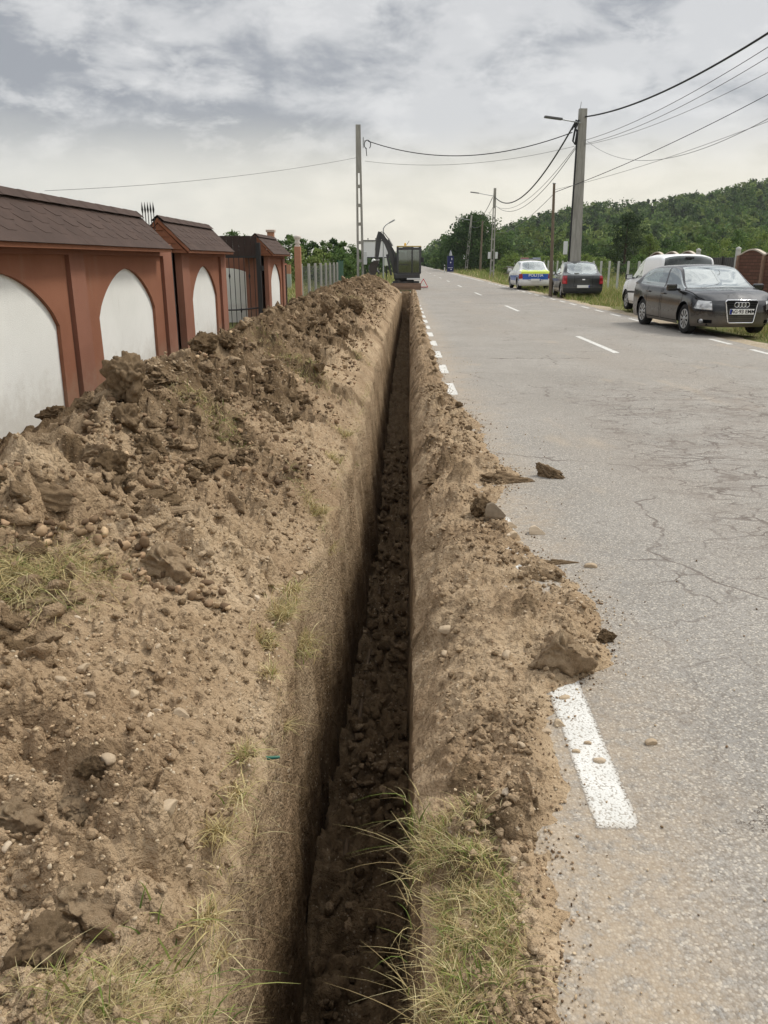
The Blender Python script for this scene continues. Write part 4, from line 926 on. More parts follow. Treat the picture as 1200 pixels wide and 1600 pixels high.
m = MB(); m.tube([(tx - .1, -.2, HR - .62), (tx - 1.0, -.35, HR - .50)], .028, 6); m.build('lamp_arm', M_galv, T)
m = MB(); m.box((tx - 1.42, -.42, HR - .445), (.85, .22, .09), rot=(0, .10, .15), bev=.03); m.build('lamp_head', plain('lamp_casing', (.12, .12, .125), .5), T)
m = MB(); m.box((-.52, -.1, 2.1), (.18, .2, .6), bev=.02); m.build('meter_box', M_boxp, T)
# the smaller open pole by the tall tree and the next one
def roadside_pole(label, bx, by, tx_, ty_, Y, boxes):
    b = atY(bx, by, Y); t = atY(tx_, ty_, Y); T = thing('concrete_pole', label, 'pole', (b[0], Y, 0)); H = float(t[2]); k = (t[0] - b[0]) / H
    open_pole(T, H, .42, .22, .24, H * .78, k)
    for sx in boxes: m = MB(); m.box((sx * .8, -.12, 1.95), (.24, .2, .6), bev=.03); m.build('meter_box', M_boxp, T)
    m = MB(); m.tube([(k * H, 0, H - .7), (k * H - 1.5, -.2, H - .45)], .03, 6); m.build('lamp_arm', M_galv, T)
    m = MB(); m.box((k * H - 1.9, -.25, H - .4), (.8, .22, .09), rot=(0, .12, 0), bev=.03); m.build('lamp_head', plain('lamp_casing', (.2, .2, .2), .5), T); return Vector((t[0], Y, H))
P3 = roadside_pole('open-framed concrete pole with two white boxes beside the tall dark tree', 768.5, 430, 773.5, 294, 79, (-.42, .42))
P4 = roadside_pole('leaning open-framed pole with one white box in front of the tall dark tree', 728, 424, 737, 336, 118, (-.4,))
b = atY(860, 462.5, 36.6); t = atY(866, 287, 36.6); T = thing('wooden_pole', 'bare dark wooden pole between the police car and the dark sedan', 'pole', (b[0], 36.6, 0)); H = float(t[2]); k = (t[0] - b[0]) / H
m = MB(); m.tube([(k * z, .01 * math.sin(z * 2), z) for z in np.linspace(-.2, H, 9)], [.085 - .004 * i for i in range(9)], 9); m.build('shaft', M_wood, T); m = MB(); m.box((k * H, 0, H + .01), (.13, .13, .03), rot=(0, .15, 0)); m.build('cap', M_galv, T)
b = atY(750, 426, 112); t = atY(754, 345, 112); T = thing('wooden_pole', 'slim wooden pole in front of the tall dark tree, between the two open poles', 'pole', (b[0], 112, 0)); H = float(t[2])
m = MB(); m.tube([(0, 0, -.2), ((t[0] - b[0]) * .5, 0, H / 2), (t[0] - b[0], 0, H)], [.16, .13, .11], 8); m.build('shaft', M_wood, T)
RT_ = Vector((pt[0], 40.5, HR))
def cable(label, a, b, sag, r, mat, n=28):
    a, b = Vector(a), Vector(b); m = MB(); m.tube([a.lerp(b, i / n) - Vector((0, 0, sag * 4 * (i / n) * (1 - i / n))) for i in range(n + 1)], r, 5); tag(m.build('overhead_cable', mat), label, 'cable')
NP = lambda dx, z: Vector((9.9 + dx, -3.0, z))
cable('twisted black cable sagging across the road from the left pole to the leaning pole', LP + Vector((.45, 0, HL - .78)), RT_ + Vector((-.5, -.3, -1.05)), .85, .022, M_cable)
cable('thick black bundle hanging from the leaning pole to the pole with two boxes', RT_ + Vector((-.35, 0, -.6)), P3 + Vector((0, 0, -.75)), 1.7, .042, M_cable)
cable('thinner grey line under the thick bundle down to the pole with two boxes', RT_ + Vector((-.25, 0, -1.7)), P3 + Vector((0, 0, -1.4)), 1.5, .018, M_thin)
cable('second thin grey line under the thick bundle to the pole with two boxes', RT_ + Vector((-.2, 0, -1.55)), P3 + Vector((.2, 0, -1.6)), 1.1, .014, M_thin)
cable('black cable from the pole with two boxes to the leaning framed pole', P3 + Vector((-.2, 0, -.8)), P4 + Vector((.1, 0, -.8)), .8, .03, M_cable)
cable('grey line from the pole with two boxes to the leaning framed pole', P3 + Vector((-.1, 0, -1.6)), P4 + Vector((.1, 0, -1.5)), .8, .018, M_thin)
def span(px, py, X, a):                 # where a cable leaves the view on the plane of the roadside pole line
    q = Vector(atX(px, py, X)); d = q - Vector(a); return q + d * .25
for lab, off, px, py, X, sg, r, mt in [
    ('thick black twisted bundle running from the leaning pole up to the top right', (.1, 0, -.35), 1200, 30, 9.75, .55, .034, M_cable),
    ('upper thin grey line below the thick bundle at the right', (.15, 0, -1.35), 1200, 58, 9.9, .4, .011, M_thin),
    ('middle thin grey line below the thick bundle at the right', (.15, 0, -1.5), 1200, 72, 9.9, .45, .010, M_thin),
    ('lower thin grey line fanning out below the bundle at the right', (.12, 0, -1.55), 1200, 98, 10.1, .4, .008, M_thin)]:
    a = RT_ + Vector(off); cable(lab, a, span(px, py, X, a), sg, r, mt)
a = Vector(atY(868, 300, 36.6)); cable('straight black service line from the wooden pole up to the right', a + Vector((0, 0, 0)), span(1200, 140, 12.5, a), .25, .013, M_cable)
cable('thin line from the wooden pole down to the pole with two boxes', a, P3 + Vector((.3, 0, -3.9)), .5, .012, M_thin)
a = Vector(atY(917, 220, 40.6)); cable('thin grey drop line across the hill to the right', a, Vector(atY(1210, 180, 20)), .9, .008, M_thin)
cable('faint grey line reaching lower right in front of the wooded hill', Vector(atY(864, 297, 36.6)), Vector(atY(1215, 184, 24)), .15, .007, M_thin)
cable('thin pale line from the left pole to the upper left over the roofed wall', LP + Vector((-.1, 0, float(atY(557, 246, 45.5)[2]))), Vector(atY(70, 298, 33)), .25, .009, M_thin)
cable('second thin grey line crossing the road below the twisted black one', LP + Vector((.3, 0, HL - 1.75)), RT_ + Vector((-.3, 0, -1.6)), .45, .009, M_thin)

# ------------------------------------------------------------------ right-hand fences
FX = 11.6
T = thing('mesh_fence', 'wire mesh fence on white concrete posts beyond the parked cars', 'fence', (FX, 36.2, 0))
M_wpost = plain('white_post', (.50, .50, .47), .85, .2, 0, .15, 3)
for i in range(26): m = MB(); m.box((0, i * 1.85, .66), (.10, .10, 1.65), bev=.008); m.build('post', M_wpost, T)
m = MB(); wire_mesh(m, (0, 0, 0), (0, 46.3, 0), .0, 1.38, .22, .2, .0035); m.build('wire_mesh', M_wire, T)
def paving(name, a, b):
    t = MT(name, .85, .25); br = t.n('ShaderNodeTexBrick'); cx = t.n('ShaderNodeCombineXYZ'); q = t.sepx(); t.put(cx.inputs[0], q[1]); t.put(cx.inputs[1], q[2]); t.put(br.inputs[0], cx.outputs[0])
    for k, v in (('Color1', (*a, 1)), ('Color2', (*b, 1)), ('Mortar', (a[0] * .3, a[1] * .3, a[2] * .3, 1))): br.inputs[k].default_value = v
    br.inputs['Scale'].default_value = 1; br.inputs['Brick Width'].default_value = .34; br.inputs['Row Height'].default_value = .105; br.inputs['Mortar Size'].default_value = .012; br.inputs['Bias'].default_value = 0
    t.color(t.mix(.4, br.outputs[0], t.mix(t.noise(3, 5), a, b))); t.bump(t.math('MULTIPLY', br.outputs[1], -1.0), .02, 1); return t.m
M_plank = paving('stone_effect_panel', (.095, .042, .027), (.17, .078, .05)); M_cap = plain('pale_coping', (.52, .45, .37), .85)
def panel_fence(label, ys):
    T = thing('concrete_panel_fence', label, 'fence', (FX, ys[0], 0))
    for i in range(len(ys) - 1):
        a, b = ys[i] - ys[0], ys[i + 1] - ys[0]; prof = [(a + (b - a) * k / 14, 1.68 + .17 * math.sin(math.pi * k / 14) ** 1.2) for k in range(15)]
        m = MB(); m.ext([(a, -.2)] + prof + [(b, -.2)], -.04, .04, 'X'); m.build('panel', M_plank, T)
        m = MB(); V = []; F = []
        for (yy, z) in prof: V += [(-.06, yy, z), (-.06, yy, z + .045), (.06, yy, z + .045), (.06, yy, z)]
        for k in range(14): F += [(4 * k + j, 4 * k + (j + 1) % 4, 4 * k + 4 + (j + 1) % 4, 4 * k + 4 + j) for j in range(4)]
        m.add(V, F + [(0, 1, 2, 3), (56, 59, 58, 57)]); m.build('coping', M_cap, T)
    for yy in ys:
        m = MB(); yl = yy - ys[0]; m.box((-.03, yl, .74), (.15, .15, 1.9), bev=.012); [m.box((-.112, yl, .08 + .2 * j), (.016, .09, .12), bev=.006) for j in range(8)]; m.build('post', M_plank if rnd.random() < .0 else plain('panel_post', (.27, .17, .12), .9, .2, 0, .2, 8), T)
panel_fence('brown stone-effect fence panels with arched tops right of the dark car', [28.25 - 1.97 * k for k in range(7)][::-1])
panel_fence('far brown arched fence panels behind the white van', [32.35 + 1.95 * k for k in range(4)])
T = thing('metal_gate', 'dark grey slatted metal gate between white gateposts behind the white van', 'gate', (FX, 30.3, 0)); M_dgate = plain('anthracite_sheet', (.055, .052, .05), .5, .4, .2, .2, 2)
m = MB(); [m.box((0, -1.72 + .178 * k, .78), (.03, .155, 1.7), bev=.005) for k in range(20)]; m.build('slat_panel', M_dgate, T); m = MB(); [m.box((-.03, yy, .8), (.05, .07, 1.75)) for yy in (-1.75, -.6, .6, 1.72)]; m.build('frame', M_dgate, T)
for yy in (-1.87, 1.87): m = MB(); m.box((-.02, yy, .85), (.14, .12, 2.05), bev=.01); m.lathe([(.09, 1.87), (.1, 1.93), (0.001, 1.98)], (-.02, yy, 0), n=8); m.build('gatepost', M_wpost, T)
T = thing('picket_fence', 'low grey picket fence behind the police car', 'fence', (10.4, 70, 0))
m = MB(); [m.box((0.02 * k, k * .42, .45), (.03, .2, 1.0)) for k in range(36)]; m.build('picket_panel', plain('grey_boards', (.33, .32, .30)), T); m = MB(); [m.box((.37, 7.5, z), (.04, 15.2, .08)) for z in (.25, .75)]; m.build('rail', M_wood, T)

# ------------------------------------------------------------------ trees, hill, far wood
DK = [(.03, .062, .018), (.042, .08, .022), (.056, .10, .028), (.07, .12, .034)]; MID = [(.06, .11, .028), (.08, .14, .036), (.105, .17, .045), (.13, .19, .055)]
LT = [(.15, .21, .05), (.19, .25, .065), (.22, .27, .085), (.13, .19, .05)]; CON = [(.03, .056, .02), (.042, .07, .025), (.055, .085, .03), (.075, .105, .038)]
M_bark = plain('bark', (.075, .055, .04), .95, .1, 0, .3, 4)
def foliage(centres, radii, nleaf, size, pal, seed, squash=.8, droop=0.0):
    r = np.random.default_rng(seed); n = len(centres); idx = r.integers(0, n, nleaf); d = r.normal(size=(nleaf, 3)); d /= np.linalg.norm(d, axis=1, keepdims=True)
    rad = r.random(nleaf) ** .5 * r.uniform(.75, 1.4, nleaf); P = np.asarray(centres)[idx] + d * (rad * np.asarray(radii)[idx])[:, None] * np.array([1, 1, squash])
    nz = d + r.normal(size=(nleaf, 3)) * .8 + np.array([0, 0, .25]); nz /= np.linalg.norm(nz, axis=1, keepdims=True)
    u = np.cross(nz, r.normal(size=(nleaf, 3))); u /= np.linalg.norm(u, axis=1, keepdims=True); v = np.cross(nz, u); s = size * r.uniform(.5, 1.35, nleaf)[:, None]
    V = np.stack([P - u * s * .5, P + v * s * .32 + nz * s * .12, P + u * s * .55 - np.array([0, 0, droop]) * s, P - v * s * .32 + nz * s * .1], 1).reshape(-1, 3)
    ct = r.integers(0, len(pal), n); col = np.array(pal)[np.where(r.random(nleaf) < .65, ct[idx], r.integers(0, len(pal), nleaf))] * r.uniform(.75, 1.25, (nleaf, 1))
    return V, np.arange(nleaf * 4).reshape(-1, 4), np.repeat(col, 4, 0)
def tree(name, label, cat, base, H, W, pal, seed, nleaf=2500, leaf=.22, low=.18, group=None, conical=False, nclump=26, trunk=True):
    r = np.random.default_rng(seed); T = thing(name, label, cat, base, r.uniform(0, 6), group); C = []; R = []
    for i in range(nclump):
        t = (i + .5) / nclump; z = H * (low + (1 - low) * t)
        prof = (1 - t) ** .8 * .95 + .05 if conical else math.sin(math.pi * min(1, .22 + .80 * t)) ** .55
        rr = W / 2 * prof * math.sqrt(r.random()) * .92; a = r.uniform(0, 6.28); cr = W * r.uniform(.10, .2) * (.6 + .4 * prof)
        C.append((rr * math.cos(a), rr * math.sin(a), min(z, H - cr * .7))); R.append(cr)
    V, F, col = foliage(C, R, nleaf, leaf, pal, seed)
    np_mesh('crown', V, F, M_leaf, T, smoothed=False, attrs={'tint': col})
    if trunk:
        m = MB(); tr = max(.05, W * .028); m.tube([(0, 0, -.2), (.03 * H * .2, 0, H * .3), (0, .02 * H, H * .6), (0, 0, H * .86)], [tr * 1.25, tr, tr * .6, tr * .2], 8)
        for k in range(min(9, nclump // 2)):
            c = C[int(r.integers(0, nclump))]; z0 = max(H * .15, c[2] * .55); m.tube([(0, 0, z0), (c[0] * .5, c[1] * .5, (z0 + c[2]) / 2 + .1), c], [tr * .45, tr * .3, tr * .12], 5)
        m.build('trunk', M_bark, T)
    return T
def tpx(x, Y): return float(atY(x, 420, Y)[0])
def top(y, Y): return float(atY(620, y, Y)[2])
tree('broadleaf_tree', 'tall dense dark green broadleaf tree beside the road in the distance', 'tree', (tpx(738, 122), 122, 0), top(334, 122), 10.2, DK, 71, 11000, .34, .04, nclump=90)
tree('broadleaf_tree', 'smaller dark tree pressed against the left side of the tall dense one', 'tree', (tpx(702, 134), 134, 0), top(374, 134), 4.2, DK, 72, 2600, .34, .03, nclump=34)
tree('broadleaf_tree', 'lighter green tree at the right shoulder of the tall dense dark one', 'tree', (tpx(779, 120), 120, 0), top(372, 120), 4.6, MID, 73, 2200, .32, .03, nclump=30)
GL = 'young trees behind the wire fence on the left'
for i, (x, yt, Y, W, pl) in enumerate([(452, 366, 58, 2.4, MID), (470, 372, 60, 2.0, MID), (487, 377, 57, 2.3, DK), (505, 376, 62, 2.4, MID), (523, 372, 64, 2.2, DK), (538, 377, 60, 2.4, MID), (553, 386, 62, 2.0, MID), (461, 385, 53, 2.6, LT), (497, 388, 54, 2.6, LT), (530, 388, 55, 2.8, MID), (560, 392, 75, 3, DK), (583, 398, 85, 3, DK), (600, 400, 92, 3, DK), (440, 375, 60, 2.2, DK)]):
    tree('young_tree', 'one of the bushy young trees in a row behind the left wire fence', 'tree', (tpx(x, Y), Y, -.05), top(yt, Y), W, pl, 200 + i, 2100, .17, .0, GL, nclump=26)
tree('young_tree', 'tree top showing above the barred driveway gate', 'tree', (tpx(364, 40), 40, 0), top(361, 40), 2.2, MID, 240, 1300, .13, .3, nclump=20)
GR = 'trees lining the far right side of the road'
for i, (Y, x, yt, W) in enumerate([(150, 690, 390, 4), (165, 684, 394, 4), (185, 679, 391, 5), (205, 674, 394, 5), (230, 669, 396, 6), (260, 664, 398, 7), (300, 660, 399, 8), (140, 697, 383, 3), (340, 655, 392, 10), (350, 640, 393, 12), (350, 612, 394, 12), (340, 590, 395, 12), (330, 565, 396, 12)]):
    tree('roadside_tree', 'one of the trees lining the road where it runs into the distance', 'tree', (tpx(x, Y), Y, -.1), top(yt, Y), W, DK if i % 2 else MID, 260 + i, 1300, .0035 * Y, .0, GR, nclump=20, trunk=Y < 200)
tree('conifer', 'broad dark conical tree rising behind the fence left of the white van', 'tree', (tpx(975, 84), 84, 0), top(333, 84), 4.9, CON, 301, 4200, .24, .04, conical=False, nclump=44)
tree('willow', 'pale feathery willow to the right of the dark conical tree', 'tree', (tpx(1012, 76), 76, 0), top(366, 76), 2.9, LT, 302, 2200, .17, .0, nclump=26)
GB = 'light green bushes beyond the mesh fence'
for i, (x, yt, Y, W, pl) in enumerate([(790, 402, 88, 4, LT), (806, 395, 84, 4, LT), (822, 400, 80, 3.5, LT), (838, 392, 90, 4.5, MID), (852, 399, 78, 3.2, LT), (874, 394, 82, 4, LT), (894, 398, 74, 3.4, MID), (915, 395, 80, 4, LT), (935, 400, 72, 3.4, LT), (953, 393, 86, 4.4, MID), (1000, 396, 70, 3.4, MID), (1032, 388, 80, 4, MID), (1055, 380, 84, 4, MID), (1080, 378, 78, 4, LT), (1105, 373, 82, 4.4, MID), (1130, 370, 72, 4, LT), (1158, 366, 76, 4.4, MID), (1186, 362, 70, 4, LT), (1215, 362, 74, 4.4, MID), (885, 386, 100, 5, MID), (925, 380, 105, 6, DK), (860, 388, 102, 5, DK), (1040, 372, 100, 6, DK), (1090, 366, 102, 6, MID), (1145, 358, 98, 6, MID), (1195, 350, 96, 6, MID)]):
    tree('bush', 'one of the leafy bushes growing beyond the right-hand fences', 'bush', (tpx(x, Y), Y, -.1), top(yt, Y), W, pl, 320 + i, 1500, .0026 * Y, .0, GB, nclump=22, trunk=False)
# wooded hill
def ridge(X):
    xs = [(680, 406), (720, 401), (760, 384), (790, 362), (830, 346), (860, 338), (925, 328), (985, 323), (1050, 315), (1110, 305), (1160, 297), (1200, 290), (1300, 272), (1500, 255)]
    q = [atY(a, b, 430) for a, b in xs]; return np.interp(X, [p_[0] for p_ in q], [max(0, p_[2] - 7) for p_ in q])
def hill(X, Y): return ridge(X * 430 / np.maximum(Y, 300)) * smooth(175, 430, Y) * (1 + .05 * n2(X * .02, Y * .02)) - .3
hx = np.linspace(0, 420, 90); hy = np.linspace(170, 640, 70); HX, HY = np.meshgrid(hx, hy); HZ = hill(HX, HY) * smooth(0, 25, HX)
ii = np.arange(HX.size).reshape(HX.shape)
kind(np_mesh('hill', np.stack([HX, HY, HZ], -1).reshape(-1, 3), np.stack([ii[:-1, :-1], ii[:-1, 1:], ii[1:, 1:], ii[1:, :-1]], -1).reshape(-1, 4), plain('hill_ground', (.05, .08, .025), .95, .1, 0, .3, .05)), 'structure')
r = np.random.default_rng(8); VV = []; FF = []; CC = []; nv = 0; cnt = 0
while cnt < 1500:
    Y = 185 + 265 * r.random(); X = r.uniform(15, .56 * Y + 12)
    Hh = r.uniform(6, 10); W = r.uniform(5.5, 9); z = float(hill(np.array(X), np.array(Y))); con = r.random() < .12; pal = CON if con else (LT, MID, MID, LT)[int(r.integers(0, 4))] if Y < 260 else (DK, MID, MID, LT)[int(r.integers(0, 4))]
    nc = 9; t = (np.arange(nc) + .5) / nc; pr_ = (1 - t) if con else np.sin(np.pi * (.2 + .75 * t)) ** .6; a = r.uniform(0, 6.28, nc); rr = W / 2 * pr_ * r.uniform(.3, .8, nc)
    C = np.stack([X + rr * np.cos(a), Y + rr * np.sin(a), z + 1 + (Hh - 1.5) * (.15 + .85 * t)], 1)
    V, F, col = foliage(C, W * .17 * (.5 + pr_), 120, 1.15, [tuple(np.array(c_) * .95) for c_ in pal], int(r.integers(1e9))); VV.append(V); FF.append(F + nv); CC.append(col * r.uniform(.72, 1.15)); nv += len(V); cnt += 1
kind(np_mesh('hillside_forest', np.concatenate(VV), np.concatenate(FF), M_leaf, smoothed=False, attrs={'tint': np.concatenate(CC)}), 'stuff')
# ------------------------------------------------------------------ cars
def paint(name, c, rough=.28, flake=.0):
    t = MT(name, rough, .5); z = t.sepx()[2]; n = t.noise(5, 6, .65)
    dirt = t.math('MULTIPLY', t.ramp(t.math('ADD', z, t.math('MULTIPLY', n, -.35)), .42, .02), .38)
    film = t.math('MULTIPLY', t.ramp(t.noise(1.7, 5), .4, .75), .03)
    t.color(t.mix(t.math('MAXIMUM', dirt, film), c, (.30, .25, .19))); t.b.inputs['Coat Weight'].default_value = .45; t.b.inputs['Coat Roughness'].default_value = .06
    t.rough(t.ramp(dirt, 0, .5, rough, .7)); return t.m
def glass_mat(name, tint, refl):
    t = MT(name, .04, .5); tr = t.n('ShaderNodeBsdfTransparent'); tr.inputs[0].default_value = (*tint, 1); gl = t.n('ShaderNodeBsdfGlossy'); gl.inputs['Roughness'].default_value = .03; gl.inputs[0].default_value = (.93, .98, .96, 1)
    lw = t.n('ShaderNodeLayerWeight'); lw.inputs[0].default_value = .42
    f = t.math('ADD', t.math('MULTIPLY', lw.outputs['Facing'], .75), refl); mx = t.n('ShaderNodeMixShader'); t.put(mx.inputs[0], f)
    t.t.links.new(tr.outputs[0], mx.inputs[1]); t.t.links.new(gl.outputs[0], mx.inputs[2]); t.t.links.new(mx.outputs[0], t.out.inputs[0]); return t.m
M_glass = glass_mat('car_glass', (.42, .50, .47), .10); M_tint = glass_mat('dark_car_glass', (.22, .26, .25), .08)
M_pl = plain('black_trim', (.022, .022, .023), .6, .35); M_rub = plain('tyre_rubber', (.028, .027, .026), .9, .2, 0, .25, 12)
M_alu = plain('wheel_silver', (.42, .42, .41), .4, .5, .5, .15, 20); M_chr = plain('chrome', (.72, .72, .73), .15, .5, .9, .05); M_int = plain('car_interior', (.035, .035, .036), .9, .1)
M_seam = plain('panel_gap', (.004, .004, .004), .9, .05); M_red = plain('red_lens', (.30, .012, .018), .12, .6, 0, .3, 14); M_redd = plain('red_lens_bright', (.5, .05, .06), .12, .6, 0, .3, 14)
def lens_mat():
    t = MT('lamp_lens', .08, .7, .35); v = t.vor(9, out=1); t.color(t.mix(t.ramp(t.sepx(v)[0], .2, .8), (.20, .20, .20), (.62, .62, .60))); t.b.inputs['Coat Weight'].default_value = 1; t.bump(t.vor(14), .02, .6); return t.m
M_lens = lens_mat(); M_plate = plain('plate_white', (.76, .76, .74), .5, .4, 0, .04); M_blk = plain('plate_black', (.015, .015, .015), .6); M_eu = plain('plate_blue', (.01, .03, .25), .5)
M_under = plain('underbody', (.008, .008, .008), .95, .05)

def mono(ctrl, q):
    """shape-preserving cubic along axis 0; q = fractional indices"""
    m = len(ctrl); d = np.linalg.norm(np.diff(ctrl, axis=0), axis=-1)
    d = d.reshape(m - 1, -1).mean(1) + 1e-6; u = np.concatenate([[0], np.cumsum(d)]); sh = (m - 1,) + (1,) * (ctrl.ndim - 1)
    s = np.diff(ctrl, axis=0) / d.reshape(sh); g = np.zeros_like(ctrl); g[0], g[-1] = s[0], s[-1]
    a, b = s[:-1], s[1:]; w1 = (2 * d[1:] + d[:-1]).reshape((m - 2,) + sh[1:]); w2 = (d[1:] + 2 * d[:-1]).reshape((m - 2,) + sh[1:])
    with np.errstate(divide='ignore', invalid='ignore'): h = (w1 + w2) / (w1 / a + w2 / b)
    g[1:-1] = np.where(a * b > 0, np.nan_to_num(h), 0)
    i = np.clip(np.floor(q).astype(int), 0, m - 2); f = (q - i); D = d[i].reshape((-1,) + sh[1:]); f = f.reshape((-1,) + sh[1:])
    h00 = 2 * f ** 3 - 3 * f ** 2 + 1; h10 = f ** 3 - 2 * f ** 2 + f; h01 = -2 * f ** 3 + 3 * f ** 2; h11 = f ** 3 - f ** 2
    return h00 * ctrl[i] + h10 * D * g[i] + h01 * ctrl[i + 1] + h11 * D * g[i + 1]
class Surf:
    def __init__(s, ctrl, step=.04, kmax=14, kmin=2):
        s.c = np.asarray(ctrl, float); m, n = s.c.shape[:2]
        a = np.linalg.norm(np.diff(s.c, axis=0), axis=-1).mean(1); b = np.linalg.norm(np.diff(s.c, axis=1), axis=-1).mean(0)
        q = lambda L: np.concatenate([[k + j / c for j in range(c)] for k, c in enumerate([int(min(kmax, max(kmin, x / step))) for x in L])] + [[len(L)]])
        s.qi, s.qj = q(a), q(b); s.V = mono(mono(s.c, s.qi).transpose(1, 0, 2), s.qj).transpose(1, 0, 2)
        s.ci = np.floor(s.qi[:-1] + 1e-6).astype(int); s.cj = np.floor(s.qj[:-1] + 1e-6).astype(int)
        # surface normals pointing away from the car's middle
        du = np.gradient(s.V, axis=0); dv = np.gradient(s.V, axis=1); N = np.cross(du, dv); N /= np.linalg.norm(N, axis=-1, keepdims=True) + 1e-9
        ctr = np.array([s.c[..., 0].mean(), 0, .6]); sg = np.sign(((s.V - ctr) * N).sum(-1).mean()); s.N = N * (sg if sg else 1)
    def at(s, i, j, off=0.0):
        fi = np.interp(i, s.qi, np.arange(len(s.qi))); fj = np.interp(j, s.qj, np.arange(len(s.qj)))
        a = np.clip(fi.astype(int), 0, len(s.qi) - 2); b = np.clip(fj.astype(int), 0, len(s.qj) - 2); f = (fi - a)[..., None]; g = (fj - b)[..., None]
        L = lambda A: (A[a, b] * (1 - f) + A[a + 1, b] * f) * (1 - g) + (A[a, b + 1] * (1 - f) + A[a + 1, b + 1] * f) * g
        return L(s.V) + L(s.N) * off
def side_mesh(name, V, F, mat, parent, sides=(1, -1), sm=True):
    Vs = []; Fs = []; o = 0
    for sd in sides:
        W = V * np.array([1, sd, 1]); Vs.append(W); Fs.append((F if sd > 0 else F[:, ::-1]) + o); o += len(V)
    V = np.concatenate(Vs); F = np.concatenate(Fs); used = np.unique(F); mp = -np.ones(len(V), int); mp[used] = np.arange(len(used))
    o = np_mesh(name, V[used], mp[F], mat, parent, smoothed=sm)
    if len(sides) == 2:
        bm = bmesh.new(); bm.from_mesh(o.data); bmesh.ops.remove_doubles(bm, verts=bm.verts, dist=.0005); bm.to_mesh(o.data); bm.free()
    return o
def patch_on(S_, quad, off, nu=10, nv=6, thick=.0):
    (a, b, c, d) = [np.array(q, float) for q in quad]; u = np.linspace(0, 1, nu)[:, None, None]; v = np.linspace(0, 1, nv)[None, :, None]
    Q = (a * (1 - u) + b * u) * (1 - v) + (d * (1 - u) + c * u) * v; V = S_.at(Q[..., 0], Q[..., 1], off)
    ii = np.arange(nu * nv).reshape(nu, nv); F = np.stack([ii[:-1, :-1], ii[:-1, 1:], ii[1:, 1:], ii[1:, :-1]], -1).reshape(-1, 4)
    return V.reshape(-1, 3), F
def strip(S_, pts, width, off=.002, n=24):
    """a thin dark line following fractional (i, j) points over a surface"""
    pts = np.array(pts, float); t = np.linspace(0, len(pts) - 1, n); q = np.stack([np.interp(t, np.arange(len(pts)), pts[:, k]) for k in (0, 1)], 1)
    C = S_.at(q[:, 0], q[:, 1], off); N = S_.at(q[:, 0], q[:, 1], off + 1) - C; T = np.gradient(C, axis=0); B = np.cross(T, N); B /= np.linalg.norm(B, axis=-1, keepdims=True) + 1e-9
    V = np.concatenate([C - B * width / 2, C + B * width / 2]); return V, np.array([(i, i + 1, n + i + 1, n + i) for i in range(n - 1)])
def text(name, s, size, mat, parent, loc, rot, ext=.002, align='CENTER', sx=1.0):
    cu = bpy.data.curves.new(name, 'FONT'); cu.body = s; cu.size = size; cu.align_x = align; cu.align_y = 'CENTER'; cu.extrude = ext; cu.offset = size * .018
    o = bpy.data.objects.new(name, cu); COL.objects.link(o); bpy.context.view_layer.update()
    me = bpy.data.meshes.new_from_object(o.evaluated_get(bpy.context.evaluated_depsgraph_get())); bpy.data.objects.remove(o)
    for p_ in me.vertices: p_.co.x *= sx
    me.materials.clear(); me.materials.append(mat); o = link(bpy.data.objects.new(name, me), parent); o.location = loc; o.rotation_euler = rot; return o

